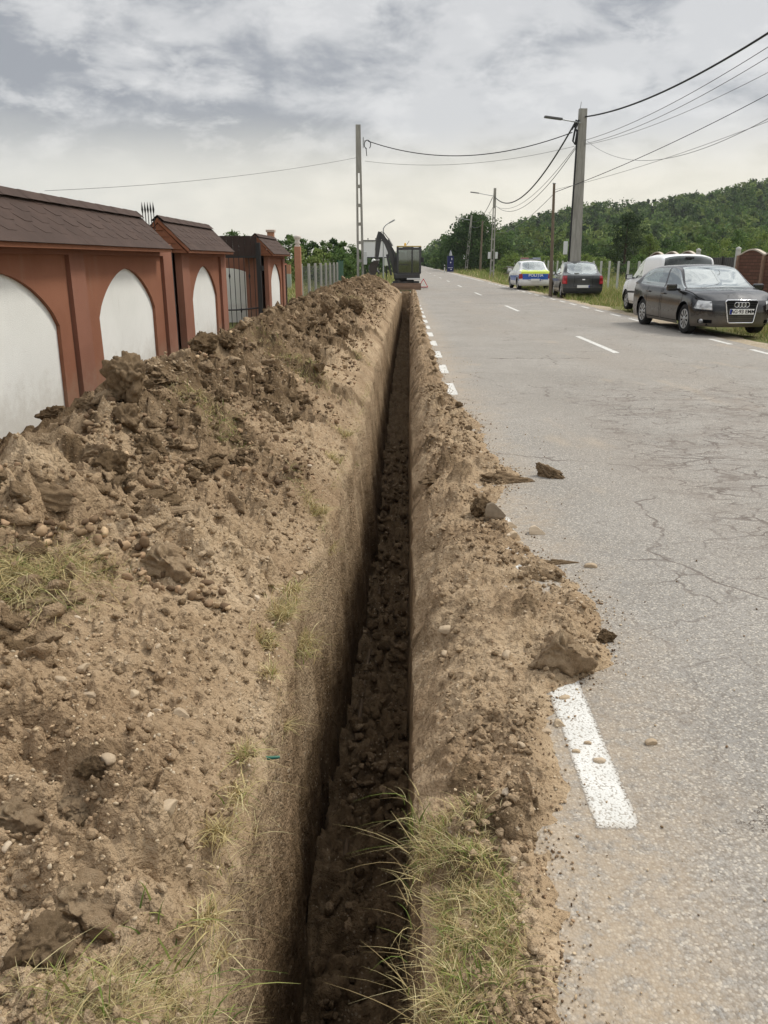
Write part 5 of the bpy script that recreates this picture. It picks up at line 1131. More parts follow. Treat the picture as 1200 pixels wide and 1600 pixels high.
def car(label, loc, rz, sp):
    T = thing(sp.get('name', 'parked_car'), label, sp.get('cat', 'car'), loc, rz)
    body = sp['paint']; hw = sp['hw']; xf, xr = sp['xf'], sp['xr']; st = sp['st']; zb = sp.get('zb', .2)
    # st: rear to front; each: dict(x3, x5, x8, z3, z5, z8, y4, y5, y6) - shoulder, glass top and centre-line positions
    ny = [1, .93, .80, .60, .30, 0]
    fz, rzv = sp['fz'], sp['rzv']
    fx = lambda f: xf - sp.get('fd', .32) * f ** 3.2; rx_ = lambda f: xr + sp.get('rd', .22) * f ** 3.6
    hf, hr = hw * sp.get('hf', .95), hw * sp.get('hr', .95)
    ring = [(rx_(f), f * hr, rzv) for f in ny[::-1]] + [(s['x3'], hw * s.get('w3', 1.0), s['z3']) for s in st] + [(fx(f), f * hf, fz) for f in ny]
    nr = len(ring); ft = np.array([1.0] * 6 + [0] * len(st) + [0] * 6); rr = np.zeros(nr); rr[:6] = 1; ff = np.zeros(nr); ff[-6:] = 1
    lev = sp.get('lev', [(0, .93, -.05, -.10), (.10, .975, .0, -.02), (.30, 1.0, .015, .02), (.55, 1.005, .0, .012), (.82, .992, .0, -.005), (1, .955, -.035, -.05)])   # height, width, rear push, front push
    ctrl = np.zeros((nr, len(lev), 3))
    for j, (h_, w_, pr, pf) in enumerate(lev):
        for i, (x, yv, z) in enumerate(ring): ctrl[i, j] = (x - rr[i] * pr + ff[i] * pf, yv * w_, zb + (z - zb) * h_)
    R = Surf(ctrl, .035, 16)
    w3 = lev[-1][1]
    D = np.zeros((len(st) + 2, 6, 3)); D[0] = ctrl[:6, -1][::-1]; D[-1] = ctrl[-6:, -1]
    for k, s in enumerate(st):
        a = np.array([s['x3'], hw * s.get('w3', 1.0) * w3, s['z3']])
        y4, y5, y6 = [hw * v for v in (s.get('y4', .925), s['y5'], s['y6'])]; x4 = s.get('x4', s['x3'])
        D[k + 1] = [a, (x4, y4, s['z3'] + s.get('d4', .025)), (s['x5'], y5, s['z5']), (s.get('x6', s['x5']), y6, s.get('z6', s['z5'] + .04)), (s['x8'] * .75 + s.get('x6', s['x5']) * .25, y6 * .52, s['z8'] - .012), (s['x8'], 0, s['z8'])]
    K = Surf(D, .04, 14)
    # lower body: cut the wheel arches, then deal the faces out to panels
    V = R.V.copy(); mI, mJ = V.shape[:2]; Rw = sp['arch']; zw = sp['rw'] + .01; ins = np.zeros((mI, mJ), bool); sidemask = (R.qi > 5.2) & (R.qi < nr - 6.2) if False else (V[:, 3, 1] > hw * .80)
    for xw in sp['wx']:
        d = np.hypot(V[..., 0] - xw, V[..., 2] - zw); q = (d < Rw) & sidemask[:, None]; ins |= q
    full = ins[:-1, :-1] & ins[1:, :-1] & ins[1:, 1:] & ins[:-1, 1:]
    for xw in sp['wx']:
        dx, dz_ = V[..., 0] - xw, V[..., 2] - zw; d = np.hypot(dx, dz_) + 1e-9; q = (d < Rw) & sidemask[:, None]
        V[..., 0] = np.where(q, xw + dx * Rw / d, V[..., 0]); V[..., 2] = np.where(q, zw + dz_ * Rw / d, V[..., 2])
    ii = np.arange(mI * mJ).reshape(mI, mJ); FQ = np.stack([ii[:-1, :-1], ii[1:, :-1], ii[1:, 1:], ii[:-1, 1:]], -1)
    CI = np.repeat(R.ci[:, None], mJ - 1, 1); CJ = np.repeat(R.cj[None, :], mI - 1, 0); keep = ~full; Vf = V.reshape(-1, 3)
    fi = lambda k: 6 + k                                     # ring index of station k
    doors = sp['doors']                                      # list of (first station, last station)
    isdoor = np.zeros_like(CI, bool)
    nb = nr - 1
    fb = (CI >= nr - 7) & (CJ < sp.get('fbj', 3)); rb = (CI < 5 + sp.get('rbi', 0)) & (CJ < sp.get('rbj', 3)); trim = CJ < sp.get('trimj', 0)
    for (a, b) in doors: isdoor |= (CI >= fi(a)) & (CI < fi(b)) & (CJ >= 1)
    pick = lambda m_: FQ[m_ & keep]
    dob = {}
    for (a, b) in doors:
        m_ = (CI >= fi(a)) & (CI < fi(b)) & (CJ >= 1)
        for sd in (1, -1): dob[(a, sd)] = side_mesh('door', Vf, pick(m_), body, T, (sd,))
    side_mesh('front_bumper', Vf, pick(fb), sp.get('fbm', body), T); side_mesh('rear_bumper', Vf, pick(rb), sp.get('rbm', body), T)
    rest = ~isdoor & ~fb & ~rb
    # deck
    kI, kJ = K.V.shape[:2]; jj = np.arange(kI * kJ).reshape(kI, kJ); KQ = np.stack([jj[:-1, :-1], jj[:-1, 1:], jj[1:, 1:], jj[1:, :-1]], -1)[..., ::-1]
    DI = np.repeat(K.ci[:, None], kJ - 1, 1); DJ = np.repeat(K.cj[None, :], kI - 1, 0); Kf = K.V.reshape(-1, 3)
    cow, rf, rre, rwb = sp['cowl'] + 1, sp['rooff'] + 1, sp['roofr'] + 1, sp['rwb'] + 1          # deck rows of the named stations
    wind = (DI >= rf) & (DI < cow) & (DJ >= 3); rwin = (DI >= rwb) & (DI < rre) & (DJ >= 3); bon = DI >= cow; boot = DI < rwb
    swin = np.zeros_like(wind); wins = []
    for (a, b, dk) in sp['windows']:
        m_ = (DI >= a + 1) & (DI < b + 1) & (DJ == 1); swin |= m_; wins.append((m_, dk))
    for m_, dk in wins:
        for sd in (1, -1): side_mesh('side_window', Kf, KQ[m_], sp.get('sglass', M_glass), dob.get((dk, sd), T), (sd,))
    side_mesh('windscreen', Kf, KQ[wind], M_glass, T); side_mesh('rear_window', Kf, KQ[rwin], sp.get('rglass', M_tint), T)
    side_mesh('bonnet', Kf, KQ[bon], body, T)
    if boot.any() and not sp.get('noboot'): side_mesh('boot_lid', Kf, KQ[boot], sp.get('bootm', body), T)
    rd = ~(wind | rwin | bon | swin) & (~boot | bool(sp.get('noboot')))
    A1, A2 = FQ[rest & keep & ~trim], KQ[rd]
    side_mesh('body', np.concatenate([Vf, Kf]), np.concatenate([A1, A2 + len(Vf)]), body, T)
    if (rest & trim & keep).any(): side_mesh('sill', Vf, pick(rest & trim), M_pl, T)
    # underside and cabin
    m = MB(); m.box(((xf + xr) / 2, 0, .42), (xf - xr - .35, hw * 1.45, .40)); m.build('underbody', M_under, T)
    s_ = sp.get('seats', [(-.05, 1), (-.85, 1)]); m = MB()
    for (xs, _) in s_:
        for yv in (-.36, .36):
            m.box((xs + .22, yv, .62), (.5, .48, .16), bev=.05); m.box((xs - .08, yv, .88), (.14, .46, .58), rot=(0, -.22, 0), bev=.06); m.box((xs - .17, yv, 1.20), (.09, .25, .19), rot=(0, -.2, 0), bev=.04)
    m.build('seat', M_int, T)
    m = MB(); xc = st[sp['cowl']]['x8']; m.box((xc - .38, 0, st[sp['cowl']]['z3'] - .08), (.5, hw * 1.6, .22), bev=.05); m.build('dashboard', M_int, T)
    m = MB(); m.tube([(xc - .68 + .06 * math.sin(a), .36 * sp.get('drv', 1) + .18 * math.cos(a), .92 + .17 * math.sin(a)) for a in [k * .3 for k in range(22)]], .014, 5); m.build('steering_wheel', M_pl, T)
    # wheels
    for xw in sp['wx']:
        for sd in (1, -1):
            rw = sp['rw']; yc = sd * (hw - .035); W = MB(); m = W
            m.lathe([(rw * .64, -.09), (rw * .74, -.10), (rw * .93, -.10), (rw * .985, -.085), (rw, -.06), (rw, .06), (rw * .985, .085), (rw * .93, .10), (rw * .74, .10), (rw * .64, .085), (rw * .64, -.09)], (xw, yc - sd * .10, rw), 'Y', 32)
            wh = m.build('wheel', M_rub, T)
            m = MB(); yo = yc - sd * .012; r_ = rw * .66; ns = sp.get('spokes', 7)
            m.lathe([(r_, -.02 * sd), (r_, .008 * sd), (r_ * .93, .012 * sd), (r_ * .90, -.002 * sd)], (xw, yo, rw), 'Y', 32); m.lathe([(r_ * .30, -.004 * sd), (r_ * .26, .016 * sd), (.001, .018 * sd)], (xw, yo, rw), 'Y', 18)
            for k in range(ns):
                a = 2 * math.pi * k / ns + .2; a0, a1 = a - math.pi / ns * .62, a + math.pi / ns * .62; P = []
                for (q, rr_) in ((a - .3 * .5, r_ * .2), (a0, r_ * .93), (a, r_ * .95), (a1, r_ * .93), (a + .3 * .5, r_ * .2)): P.append((xw + rr_ * math.cos(q), yo + .006 * sd, rw + rr_ * math.sin(q)))
                m.add(P, [(0, 1, 2, 3, 4)])
            m.build('rim', M_alu, wh)
            m = MB(); m.lathe([(r_ * .97, 0), (.001, 0)], (xw, yo - sd * .03, rw), 'Y', 24, False); m.build('rim_backing', M_under, wh)  # plain black disc, a dark backing behind the spokes
    # door gaps, handles, mirrors
    tI = lambda k: fi(k)
    m = MB()
    for (a, b) in doors:
        for sd in (1, -1):
            for e in (a, b):
                v, f = strip(R, [(tI(e), 1.0), (tI(e), 3), (tI(e), 5)], .012, .003); m.add(v * np.array([1, sd, 1]), f)
            v, f = strip(R, [(tI(a), 1.0), (tI(b), 1.0)], .012, .003); m.add(v * np.array([1, sd, 1]), f)
    if sp.get('bgap', True):
        for sd in (1, -1): v, f = strip(K, [(cow + .05, .9), (len(st) + .6, .95), (len(st) + 1 - .02, 1.5)], .014, .003); m.add(v * np.array([1, sd, 1]), f)
    m.build('panel_gap', M_seam, T)
    for (a, b) in doors:
        for sd in (1, -1):
            h0 = fi(a) + sp.get('hpos', .10); c = R.at(np.array([h0]), np.array([4.15]), .02)[0]; m = MB(); m.box((c[0], c[1] * sd, c[2]), (.20, .035, .032), bev=.012); m.build('handle', sp.get('hm', body), dob[(a, sd)])
    ms = sp['mirror']
    for sd in (1, -1):
        m = MB(); m.box((ms[0], sd * (hw + .10), ms[2]), (.12, .22, .15), bev=.05); m.box((ms[0] + .02, sd * (hw - .04), ms[2] - .04), (.06, .14, .05), bev=.015); mi = m.build('mirror', sp.get('mm', M_pl), T)
        m = MB(); m.box((ms[0] - .062, sd * (hw + .10), ms[2]), (.006, .17, .11)); m.build('mirror_glass', M_chr, mi)
    return T, R, K, fi
nrr = lambda st: len(st) + 12
def lamp(name, S_, quad, mat, T, off=.006, nu=14, nv=8):
    V, F = patch_on(S_, quad, off, nu, nv)
    return [side_mesh(name, V, F, mat, T, (sd,)) for sd in (1, -1)]
def plate(T, x, z, tilt, facing, txt, w=.52, h=.112, y=0.0):
    m = MB(); m.box((x, y, z), (.012, w, h), bev=.004); p_ = m.build('number_plate', M_plate, T); s = facing
    m = MB(); m.box((x + s * .0075, y - s * (-w / 2 + .024) * 1.0 if s < 0 else y - w / 2 + .024, z), (.003, .044, h - .012)); m.build('plate_band', M_eu, p_)
    if txt: text('plate_text', txt, h * .92, M_blk, p_, (x + s * .008, y + (.02 if s > 0 else -.02), z), (math.pi / 2, 0, math.pi / 2 * s), .0015, sx=1.0)
    return p_
def S_(x3, z3, x5, z5, y5, y6, x8, z8, **k): return dict(x3=x3, z3=z3, x5=x5, z5=z5, y5=y5, y6=y6, x8=x8, z8=z8, **k)

# dark hatchback, front towards us
P_audi = paint('anthracite_paint', (.006, .0065, .0075), .2)
st = [S_(-2.00, .97, -1.97, 1.02, .86, .80, -2.06, 1.02, w3=.95, d4=.02),
      S_(-1.62, .96, -1.60, 1.27, .74, .66, -1.86, 1.375, w3=.985),
      S_(-1.30, .945, -1.10, 1.345, .745, .665, -1.20, 1.435),
      S_(-.98, .94, -.90, 1.358, .745, .665, -.90, 1.445),
      S_(-.10, .925, -.16, 1.372, .75, .67, -.16, 1.455), S_(-.01, .922, -.07, 1.372, .75, .67, -.07, 1.455),
      S_(.72, .905, .30, 1.34, .745, .665, .28, 1.425),
      S_(1.14, .89, 1.02, .965, .86, .82, 1.24, .985, x4=1.10, d4=.03, x6=1.04, z6=.965),
      S_(1.62, .83, 1.62, .885, .80, .68, 1.72, .915, d4=.028, z6=.895)]
sp = dict(paint=P_audi, hw=.885, xf=2.15, xr=-2.13, fz=.735, rzv=.93, st=st, arch=.365, rw=.317, wx=(1.29, -1.29), doors=[(3, 4), (5, 7)], cowl=7, rooff=6, roofr=1, rwb=0,
          windows=[(1, 3, None), (3, 4, 3), (5, 6, 5), (6, 7, 5)], mirror=(.78, 0, .965), mm=P_audi, zb=.19, fd=.36, fbj=0, sglass=M_glass, rglass=M_glass, spokes=9, hf=.93,
          lev=[(0, .93, -.05, -.09), (.10, .975, .0, -.015), (.30, 1.0, .015, .01), (.55, 1.005, .01, .01), (.82, .992, .0, -.012), (1, .955, -.035, -.06)])
ang = math.atan2(-2.6, .16); T, R, K, fi = car('dark grey hatchback with a tall chrome-framed grille, parked facing us on the road edge', (7.06, 19.25, 0), ang, sp)
n = nrr(st); lamp('headlight', R, [(n - 6.3, 3.5), (n - 3.45, 3.36), (n - 3.6, 4.8), (n - 5.75, 4.96)], M_lens, T)
V, F = patch_on(R, [(n - 5.3, 1.25), (n - 3.4, 1.25), (n - 3.4, 1.9), (n - 5.3, 1.9)], .004); [side_mesh('air_intake', V, F, M_seam, T, (sd,)) for sd in (1, -1)]
for sd in (1, -1):
    c = R.at(np.array([n - 4.6]), np.array([1.58]), .012)[0]; m = MB(); m.lathe([(.055, -.02), (.052, .012), (.001, .02)], (c[0], sd * c[1], c[2]), 'X', 16); m.build('fog_lamp', M_lens, T)
V, F = patch_on(R, [(n - 6.2, 3.2), (n - 3.2, 3.2), (n - 3.2, 3.26), (n - 6.2, 3.26)], .003); side_mesh('bumper_crease', V, F, M_seam, T)
gx_ = 2.155; gz0, gz1 = .285, .745; tp = [(-.34, gz1 - .03), (-.31, gz1), (.31, gz1), (.34, gz1 - .03), (.275, gz0 + .03), (.25, gz0), (-.25, gz0), (-.275, gz0 + .03)]
gxx = lambda z: gx_ + .012 - .05 * max(0, (z - .5) / .25)
m = MB(); m.ext([(y_, z_) for y_, z_ in tp], gx_ - .06, gx_ - .012, 'X'); gr = m.build('grille', M_under, T)
m = MB(); pts = [(gxx(z_), y_, z_) for y_, z_ in tp] + [(gxx(tp[0][1]), *tp[0])]; m.tube(pts, .015, 8); m.build('grille_frame', M_chr, gr)
m = MB(); [m.box((gx_ - .004 - .02 * max(0, (z_ - .5) / .25), 0, z_), (.02, .54 + .13 * (z_ - gz0) / .46, .012)) for z_ in np.linspace(gz0 + .04, gz1 - .03, 12)]; m.build('grille_bars', M_pl, gr)
m = MB()
for k in range(4): m.tube([(gx_ + .022 - .03, -.108 + .072 * k + .05 * math.cos(a), .655 + .05 * math.sin(a)) for a in [i * 2 * math.pi / 24 for i in range(25)]], .0085, 6)
m.build('ring_emblem', M_chr, gr)
plate(T, gx_ + .022, .515, 0, 1, 'AG·93 EMM')
V, F = patch_on(K, [(8.02, 1.1), (8.10, 5.0), (8.14, 5.0), (8.06, 1.1)], .012, 4, 20); side_mesh('wiper_cowl', V, F, M_pl, T)

# white van with a hard-backed load bay, rear towards us
P_white = paint('white_paint', (.82, .82, .81), .35)
vs = [S_(-1.93, 1.02, -1.95, 1.08, .90, .84, -2.00, 1.09, w3=.985, d4=.03),
      S_(-1.86, 1.02, -1.84, 1.55, .86, .79, -1.93, 1.665, w3=1.0, y4=.95),
      S_(-1.60, 1.01, -1.58, 1.60, .86, .78, -1.6, 1.715, y4=.95),
      S_(-.30, .99, -.34, 1.60, .855, .77, -.3, 1.715, y4=.95), S_(-.22, .985, -.24, 1.59, .85, .765, -.22, 1.712, y4=.95),
      S_(.55, .965, .28, 1.48, .80, .72, .28, 1.60, y4=.94),
      S_(1.10, .93, 1.00, 1.00, .87, .83, 1.20, 1.03, x4=1.08, d4=.03, x6=1.02, z6=1.0),
      S_(1.55, .86, 1.55, .915, .80, .68, 1.62, .94, d4=.025, z6=.925)]
spv = dict(name='parked_van', cat='van', paint=P_white, hw=.83, xf=2.05, xr=-2.05, fz=.72, rzv=1.0, st=vs, arch=.35, rw=.29, wx=(1.27, -1.30), doors=[(4, 6)], cowl=6, rooff=5, roofr=1, rwb=0,
           windows=[(4, 5, 4), (5, 6, 4)], mirror=(.66, 0, 1.04), zb=.22, fbm=M_pl, rbm=M_pl, rbj=2, fbj=2, hm=M_pl, spokes=6, seats=[(-.0, 1)], rd=.08, hr=.98)
T, R, K, fi = car('white van with a solid load bay, parked facing away behind the dark hatchback', (8.28, 25.6, 0), math.radians(90), spv)
n = nrr(vs); lamp('headlight', R, [(n - 6.3, 3.6), (n - 4.2, 3.6), (n - 4.2, 4.8), (n - 6.0, 4.9)], M_lens, T); lamp('tail_light', R, [(5.15, 2.9), (5.0, 4.9), (4.2, 4.9), (4.3, 2.9)], M_red, T)
for sd in (1, -1): v, f = strip(R, [(6.4, 2.75), (12.3, 2.75)], .06, .006); V2 = v; side_mesh('side_moulding', v, f, M_pl, T, (sd,))
m = MB(); m.box((-1.99, 0, 1.60), (.10, .22, .06), bev=.015); m.build('brake_light', M_pl, T)
plate(T, -2.09, .50, 0, -1, '')
# saloons
def saloon(label, loc, rz, paint_, extra):
    ss = [S_(-1.62, .965, -1.60, 1.0, .80, .72, -1.70, 1.015, d4=.02, w3=.985),
          S_(-1.16, .955, -1.00, 1.36, .745, .665, -1.04, 1.455),
          S_(-.84, .945, -.84, 1.40, .75, .67, -.84, 1.50),
          S_(-.14, .935, -.20, 1.43, .755, .675, -.2, 1.525), S_(-.05, .932, -.1, 1.43, .755, .675, -.1, 1.525),
          S_(.70, .92, .30, 1.40, .75, .67, .28, 1.49),
          S_(1.14, .91, 1.02, .98, .86, .82, 1.22, 1.00, x4=1.10, d4=.03, x6=1.04, z6=.98), S_(1.62, .85, 1.62, .90, .80, .68, 1.7, .93, d4=.025, z6=.91)]
    d = dict(paint=paint_, hw=.87, xf=2.10, xr=-2.13, fz=.76, rzv=.95, st=ss, arch=.36, rw=.305, wx=(1.30, -1.31), doors=[(2, 3), (4, 6)], cowl=6, rooff=5, roofr=1, rwb=0, windows=[(1, 2, None), (2, 3, 2), (4, 5, 4), (5, 6, 4)], mirror=(.76, 0, 1.0), zb=.21, fd=.3, rd=.14, rbj=2, fbj=2, rglass=M_glass, spokes=8)
    d.update(extra); T, R, K, fi = car(label, loc, rz, d); n = nrr(ss)
    lamp('headlight', R, [(n - 6.3, 3.6), (n - 4.2, 3.6), (n - 4.2, 4.7), (n - 6.0, 4.9)], M_lens, T)
    v, f = strip(R, [(1.62, 4.95), (1.5, 3.6), (1.62, 2.35), (0, 2.3)], .012, .004); m = MB(); [m.add(v * np.array([1, sd, 1]), f) for sd in (1, -1)]; m.build('boot_gap', M_seam, T)
    return T, R, K
T, R, K = saloon('dark grey saloon seen from behind, parked in the verge grass before the leaning pole', (8.03, 37.1, -.03), math.radians(86), paint('graphite_paint', (.024, .026, .026), .3), dict(rbm=plain('grey_bumper', (.03, .032, .032), .6, .35)))
lamp('tail_light', R, [(5.7, 2.9), (5.75, 4.92), (3.35, 4.92), (3.0, 2.9)], M_red, T, .008)
lamp('reversing_lamp', R, [(5.0, 3.0), (5.0, 3.55), (3.5, 3.55), (3.3, 3.0)], M_redd, T, .014)
pl_ = plate(T, -2.175, .50, 0, -1, '')
V, F = patch_on(R, [(0, 4.1), (1.3, 4.1), (1.3, 4.28), (0, 4.28)], .008); side_mesh('boot_strip', V, F, M_pl, T)
m = MB(); m.box((-2.15, 0, .78), (.02, .12, .05), bev=.01); m.build('badge', M_chr, T)
P_pol = paint('police_white', (.74, .74, .73), .35); M_pblue = paint('police_blue', (.012, .09, .42), .4); M_pyel = paint('police_yellow', (.60, .72, .05), .4)
T, R, K = saloon('white, blue and yellow police car parked beyond the wooden pole', (7.36, 46.4, 0), math.radians(91), P_pol, dict(bootm=M_pyel, mm=P_pol))
lamp('tail_light', R, [(5.6, 2.75), (5.6, 4.0), (3.4, 4.2), (3.1, 2.85)], M_red, T, .012)
V, F = patch_on(R, [(0, 2.6), (3.2, 2.6), (3.3, 4.1), (0, 4.1)], .006, 12, 8); bl = side_mesh('blue_panel', V, F, M_pblue, T)
V, F = patch_on(R, [(0, 4.15), (4.2, 4.15), (4.2, 5.0), (0, 5.0)], .006, 12, 5); side_mesh('yellow_band', V, F, M_pyel, T)
V, F = patch_on(R, [(5.3, 2.2), (12.6, 2.2), (12.6, 3.6), (5.5, 3.6)], .005, 40, 6)
d_ = np.min([np.hypot(V[:, 0] - xw, V[:, 2] - .315) for xw in (1.30, -1.31)], 0); F = F[(d_[F] > .37).all(1)]
for sd in (1, -1): side_mesh('blue_band', V, F, M_pblue, T, (sd,))
text('lettering', 'POLIȚIA', .19, plain('white_letters', (.8, .8, .8), .5), T, (-2.185, 0, .755), (math.pi / 2, 0, -math.pi / 2), .003, sx=1.15)
plate(T, -2.185, .52, 0, -1, '')
m = MB(); m.box((-.25, 0, 1.575), (.24, 1.10, .05), bev=.015); lb = m.build('light_bar', plain('light_bar_base', (.3, .3, .31), .5), T)
m = MB(); m.box((-.25, .33, 1.625), (.22, .42, .085), bev=.03); m.build('red_lamp', plain('red_lamp_cover', (.28, .12, .11), .25), lb); m = MB(); m.box((-.25, -.33, 1.625), (.22, .42, .085), bev=.03); m.build('blue_lamp', plain('blue_lamp_cover', (.22, .24, .30), .25), lb)
m = MB(); m.box((-.25, 0, 1.61), (.16, .24, .06), bev=.02); m.build('loudspeaker', M_pl, lb)
# ------------------------------------------------------------------ the excavator and the things around it
YE = 45.2
M_eg = paint('excavator_grey', (.022, .023, .025), .5); M_ey = paint('excavator_yellow', (.42, .30, .05), .5); M_steel = plain('bare_steel', (.34, .33, .31), .45, .5, .7, .3, 6); M_rusty = plain('worn_bucket', (.06, .05, .043), .7, .3, .3, .4, 5)
q = atY(634, 452, YE); EXC = thing('mini_excavator', 'dark compact excavator with glazed cab and raised boom at the far end of the trench', 'excavator', (float(q[0]), YE, 0), 0)
for s in (-1, 1):
    m = MB(); N_ = 30; W = .28; L_, r_ = 1.55, .22
    prof = []
    for k in range(N_):
        t = k / N_ * (2 * math.pi); cxx = L_ / 2 - r_; prof.append((math.copysign(cxx, math.cos(t)) * min(1, abs(math.cos(t)) * 3) + r_ * math.cos(t), r_ + r_ * math.sin(t)))
    m.ext(prof, s * .58 - W / 2, s * .58 + W / 2, 'X'); tr = m.build('track', M_rub, EXC)
    m = MB(); [m.lathe([(.13, -.05), (.15, .02), (.06, .05), (.001, .06)], (s * .58 + s * (W / 2 - .02), yy, .22), 'X', 14) for yy in (-.5, 0, .5)]; m.build('track_rollers', M_steel, tr)
m = MB(); m.box((0, 0, .28), (.9, .9, .22), bev=.03); m.lathe([(.45, .38), (.45, .52), (.001, .53)], (0, 0, 0), n=24); m.build('undercarriage', M_eg, EXC)
m = MB(); V = []
for k in range(7):
    a = -.6 + 1.2 * k / 6; V += [(-.78, -1.18 - .07 * math.cos(a * 1.6), .17 + .30 * (k / 6 - .5)), (.78, -1.18 - .07 * math.cos(a * 1.6), .17 + .30 * (k / 6 - .5))]
F = [(2 * k, 2 * k + 1, 2 * k + 3, 2 * k + 2) for k in range(6)]; m.add(V, F); m.box((0, -1.20, .335), (1.60, .07, .05), bev=.01); m.box((0, -1.22, .04), (1.6, .05, .06)); [m.box((s * .79, -1.2, .18), (.03, .12, .34)) for s in (-1, 1)]; [m.box((s * .33, -.75, .24), (.10, .9, .12), rot=(-.1, 0, 0)) for s in (-1, 1)]
m.build('dozer_blade', plain('blade_paint', (.20, .13, .09), .7, .3, .2, .4, 4), EXC)
m = MB(); m.box((.05, .1, .70), (1.42, 1.5, .34), bev=.08); m.box((.02, .72, .98), (1.30, .45, .36), bev=.1); m.build('upper_frame', M_eg, EXC)
m = MB(); m.box((.42, -.66, .56), (.75, .06, .09), bev=.02); m.build('step_plate', plain('pale_steel', (.62, .62, .60), .5, .4), EXC)
# cab: corner posts, roof, panes
cx0, cx1, cy0, cy1, cz0, cz1 = -.46, .76, -.62, .62, .86, 2.22; cabp = []
m = MB()
for x in (cx0, cx1):
    for yv in (cy0, cy1): m.tube([(x, yv, cz0), (x, yv, cz1 - .35), (x, yv * .94, cz1)], .062, 6)
m.box((.15, cy0, cz0), (1.28, .07, .08)); m.box((.15, cy1, cz0), (1.28, .07, .08)); m.box((cx1, 0, 1.28), (.06, 1.2, .06)); m.box((cx0, 0, cz0), (.07, 1.24, .08)); m.box((cx1, 0, cz0), (.07, 1.24, .08)); m.tube([(.32, cy0, cz0), (.32, cy0, cz1)], .045, 6); m.tube([(.10, cy1, cz0), (.10, cy1, cz1)], .045, 6); m.box((.15, cy1 - .05, 1.12), (1.2, .05, .5)); m.box((-.12, cy0, 1.30), (.5, .04, .05)); m.box((.15, cy0, 2.12), (1.2, .06, .12))
cab = m.build('cab_frame', M_eg, EXC)
m = MB(); m.box((.15, 0, cz1 + .02), (1.32, 1.30, .05), bev=.022); m.build('cab_roof', M_ey, EXC)
m = MB(); m.box((.10, -.58, cz1 - .07), (.60, .12, .10), bev=.03); m.build('roof_visor', M_eg, cab)
gm = glass_mat('cab_glass', (.50, .54, .54), .16)
for c_, d_ in (((.15, cy0 - .002, 1.52), (1.14, .008, 1.26)), ((.15, cy1, 1.52), (1.14, .008, 1.26)), ((cx0, 0, 1.52), (.008, 1.12, 1.26)), ((cx1, 0, 1.56), (.008, 1.12, 1.2))): m = MB(); m.box(c_, d_); m.build('cab_window', gm, cab)
m = MB(); m.box((.30, .20, 1.0), (.5, .5, .2), bev=.06); m.box((.30, .42, 1.36), (.46, .14, .62), rot=(.1, 0, 0), bev=.06); m.build('seat', M_int, EXC)
m = MB(); m.tube([(.05, -.1, .9), (.03, -.12, 1.32)], .02, 6); m.tube([(.52, -.1, .9), (.54, -.12, 1.32)], .02, 6); m.box((.03, -.12, 1.35), (.06, .06, .1), bev=.02); m.box((.54, -.12, 1.35), (.06, .06, .1), bev=.02); m.box((.28, -.35, 1.05), (.5, .12, .3), bev=.04); m.build('control_levers', M_pl, EXC)
m = MB(); m.lathe([(.06, 0), (.06, .02), (.045, .12), (.03, .15), (.001, .155)], (-.05, .35, cz1 + .07), n=12); m.build('beacon', plain('amber_beacon', (.75, .45, .05), .3), EXC)
m = MB(); m.tube([(.0, -.4, cz1 + .07), (.16, -.42, cz1 + .30)], .012, 5); m.build('aerial', M_pl, EXC)
for s in (-1, 1):
    m = MB(); m.box((cx1 + .12 if s > 0 else cx0 - .13, cy0 - .02, 1.55), (.14, .05, .24), bev=.02); m.build('mirror', M_pl, EXC)
# boom swung to the left
def E_(px, py): v = atY(px, py, YE - .45); return Vector((v[0] - EXC.location.x, -.45, v[2]))
def arm(pts, ws, th, name, mat):
    m = MB(); V = []; n_ = len(pts)
    for i, p in enumerate(pts):
        t = (pts[min(i + 1, n_ - 1)] - pts[max(0, i - 1)]).normalized(); nrm = Vector((-t.z, 0, t.x))
        for yy in (-th / 2, th / 2): V += [p + nrm * ws[i] / 2 + Vector((0, yy, 0)), p - nrm * ws[i] / 2 + Vector((0, yy, 0))]
    F = []
    for i in range(n_ - 1):
        a, b = 4 * i, 4 * i + 4; F += [(a, a + 1, b + 1, b), (a + 2, b + 2, b + 3, a + 3), (a, b, b + 2, a + 2), (a + 1, a + 3, b + 3, b + 1)]
    F += [(0, 2, 3, 1), (4 * n_ - 4, 4 * n_ - 3, 4 * n_ - 1, 4 * n_ - 2)]; m.add(V, F); return m.build(name, mat, EXC)
arm([E_(622, 442), E_(618, 418), E_(613, 397), E_(604, 379), E_(594, 366)], [.30, .34, .38, .28, .18], .2, 'boom', M_eg)
arm([E_(593.5, 362), E_(592, 372), E_(590, 390), E_(589, 405)], [.18, .28, .24, .14], .16, 'arm', M_eg)
m = MB(); a, b = E_(612, 388), E_(599, 366); a.y = b.y = -.45; m.tube([a + Vector((.05, 0, .12)), a.lerp(b, .5) + Vector((.05, 0, .14))], .05, 8); m.tube([a.lerp(b, .5) + Vector((.05, 0, .14)), b + Vector((.0, 0, .12))], .028, 8); m.build('boom_cylinder', M_steel, EXC)
m = MB(); a, b = E_(588, 378), E_(586, 402); m.tube([a, a.lerp(b, .55)], .045, 8); m.tube([a.lerp(b, .55), b], .026, 8); m.build('bucket_cylinder', M_steel, EXC)
m = MB(); a, b = E_(617, 430), E_(608, 396); m.tube([a + Vector((-.2, -.1, 0)), b + Vector((-.12, -.1, -.05))], .055, 8); m.build('lift_cylinder', M_eg, EXC)
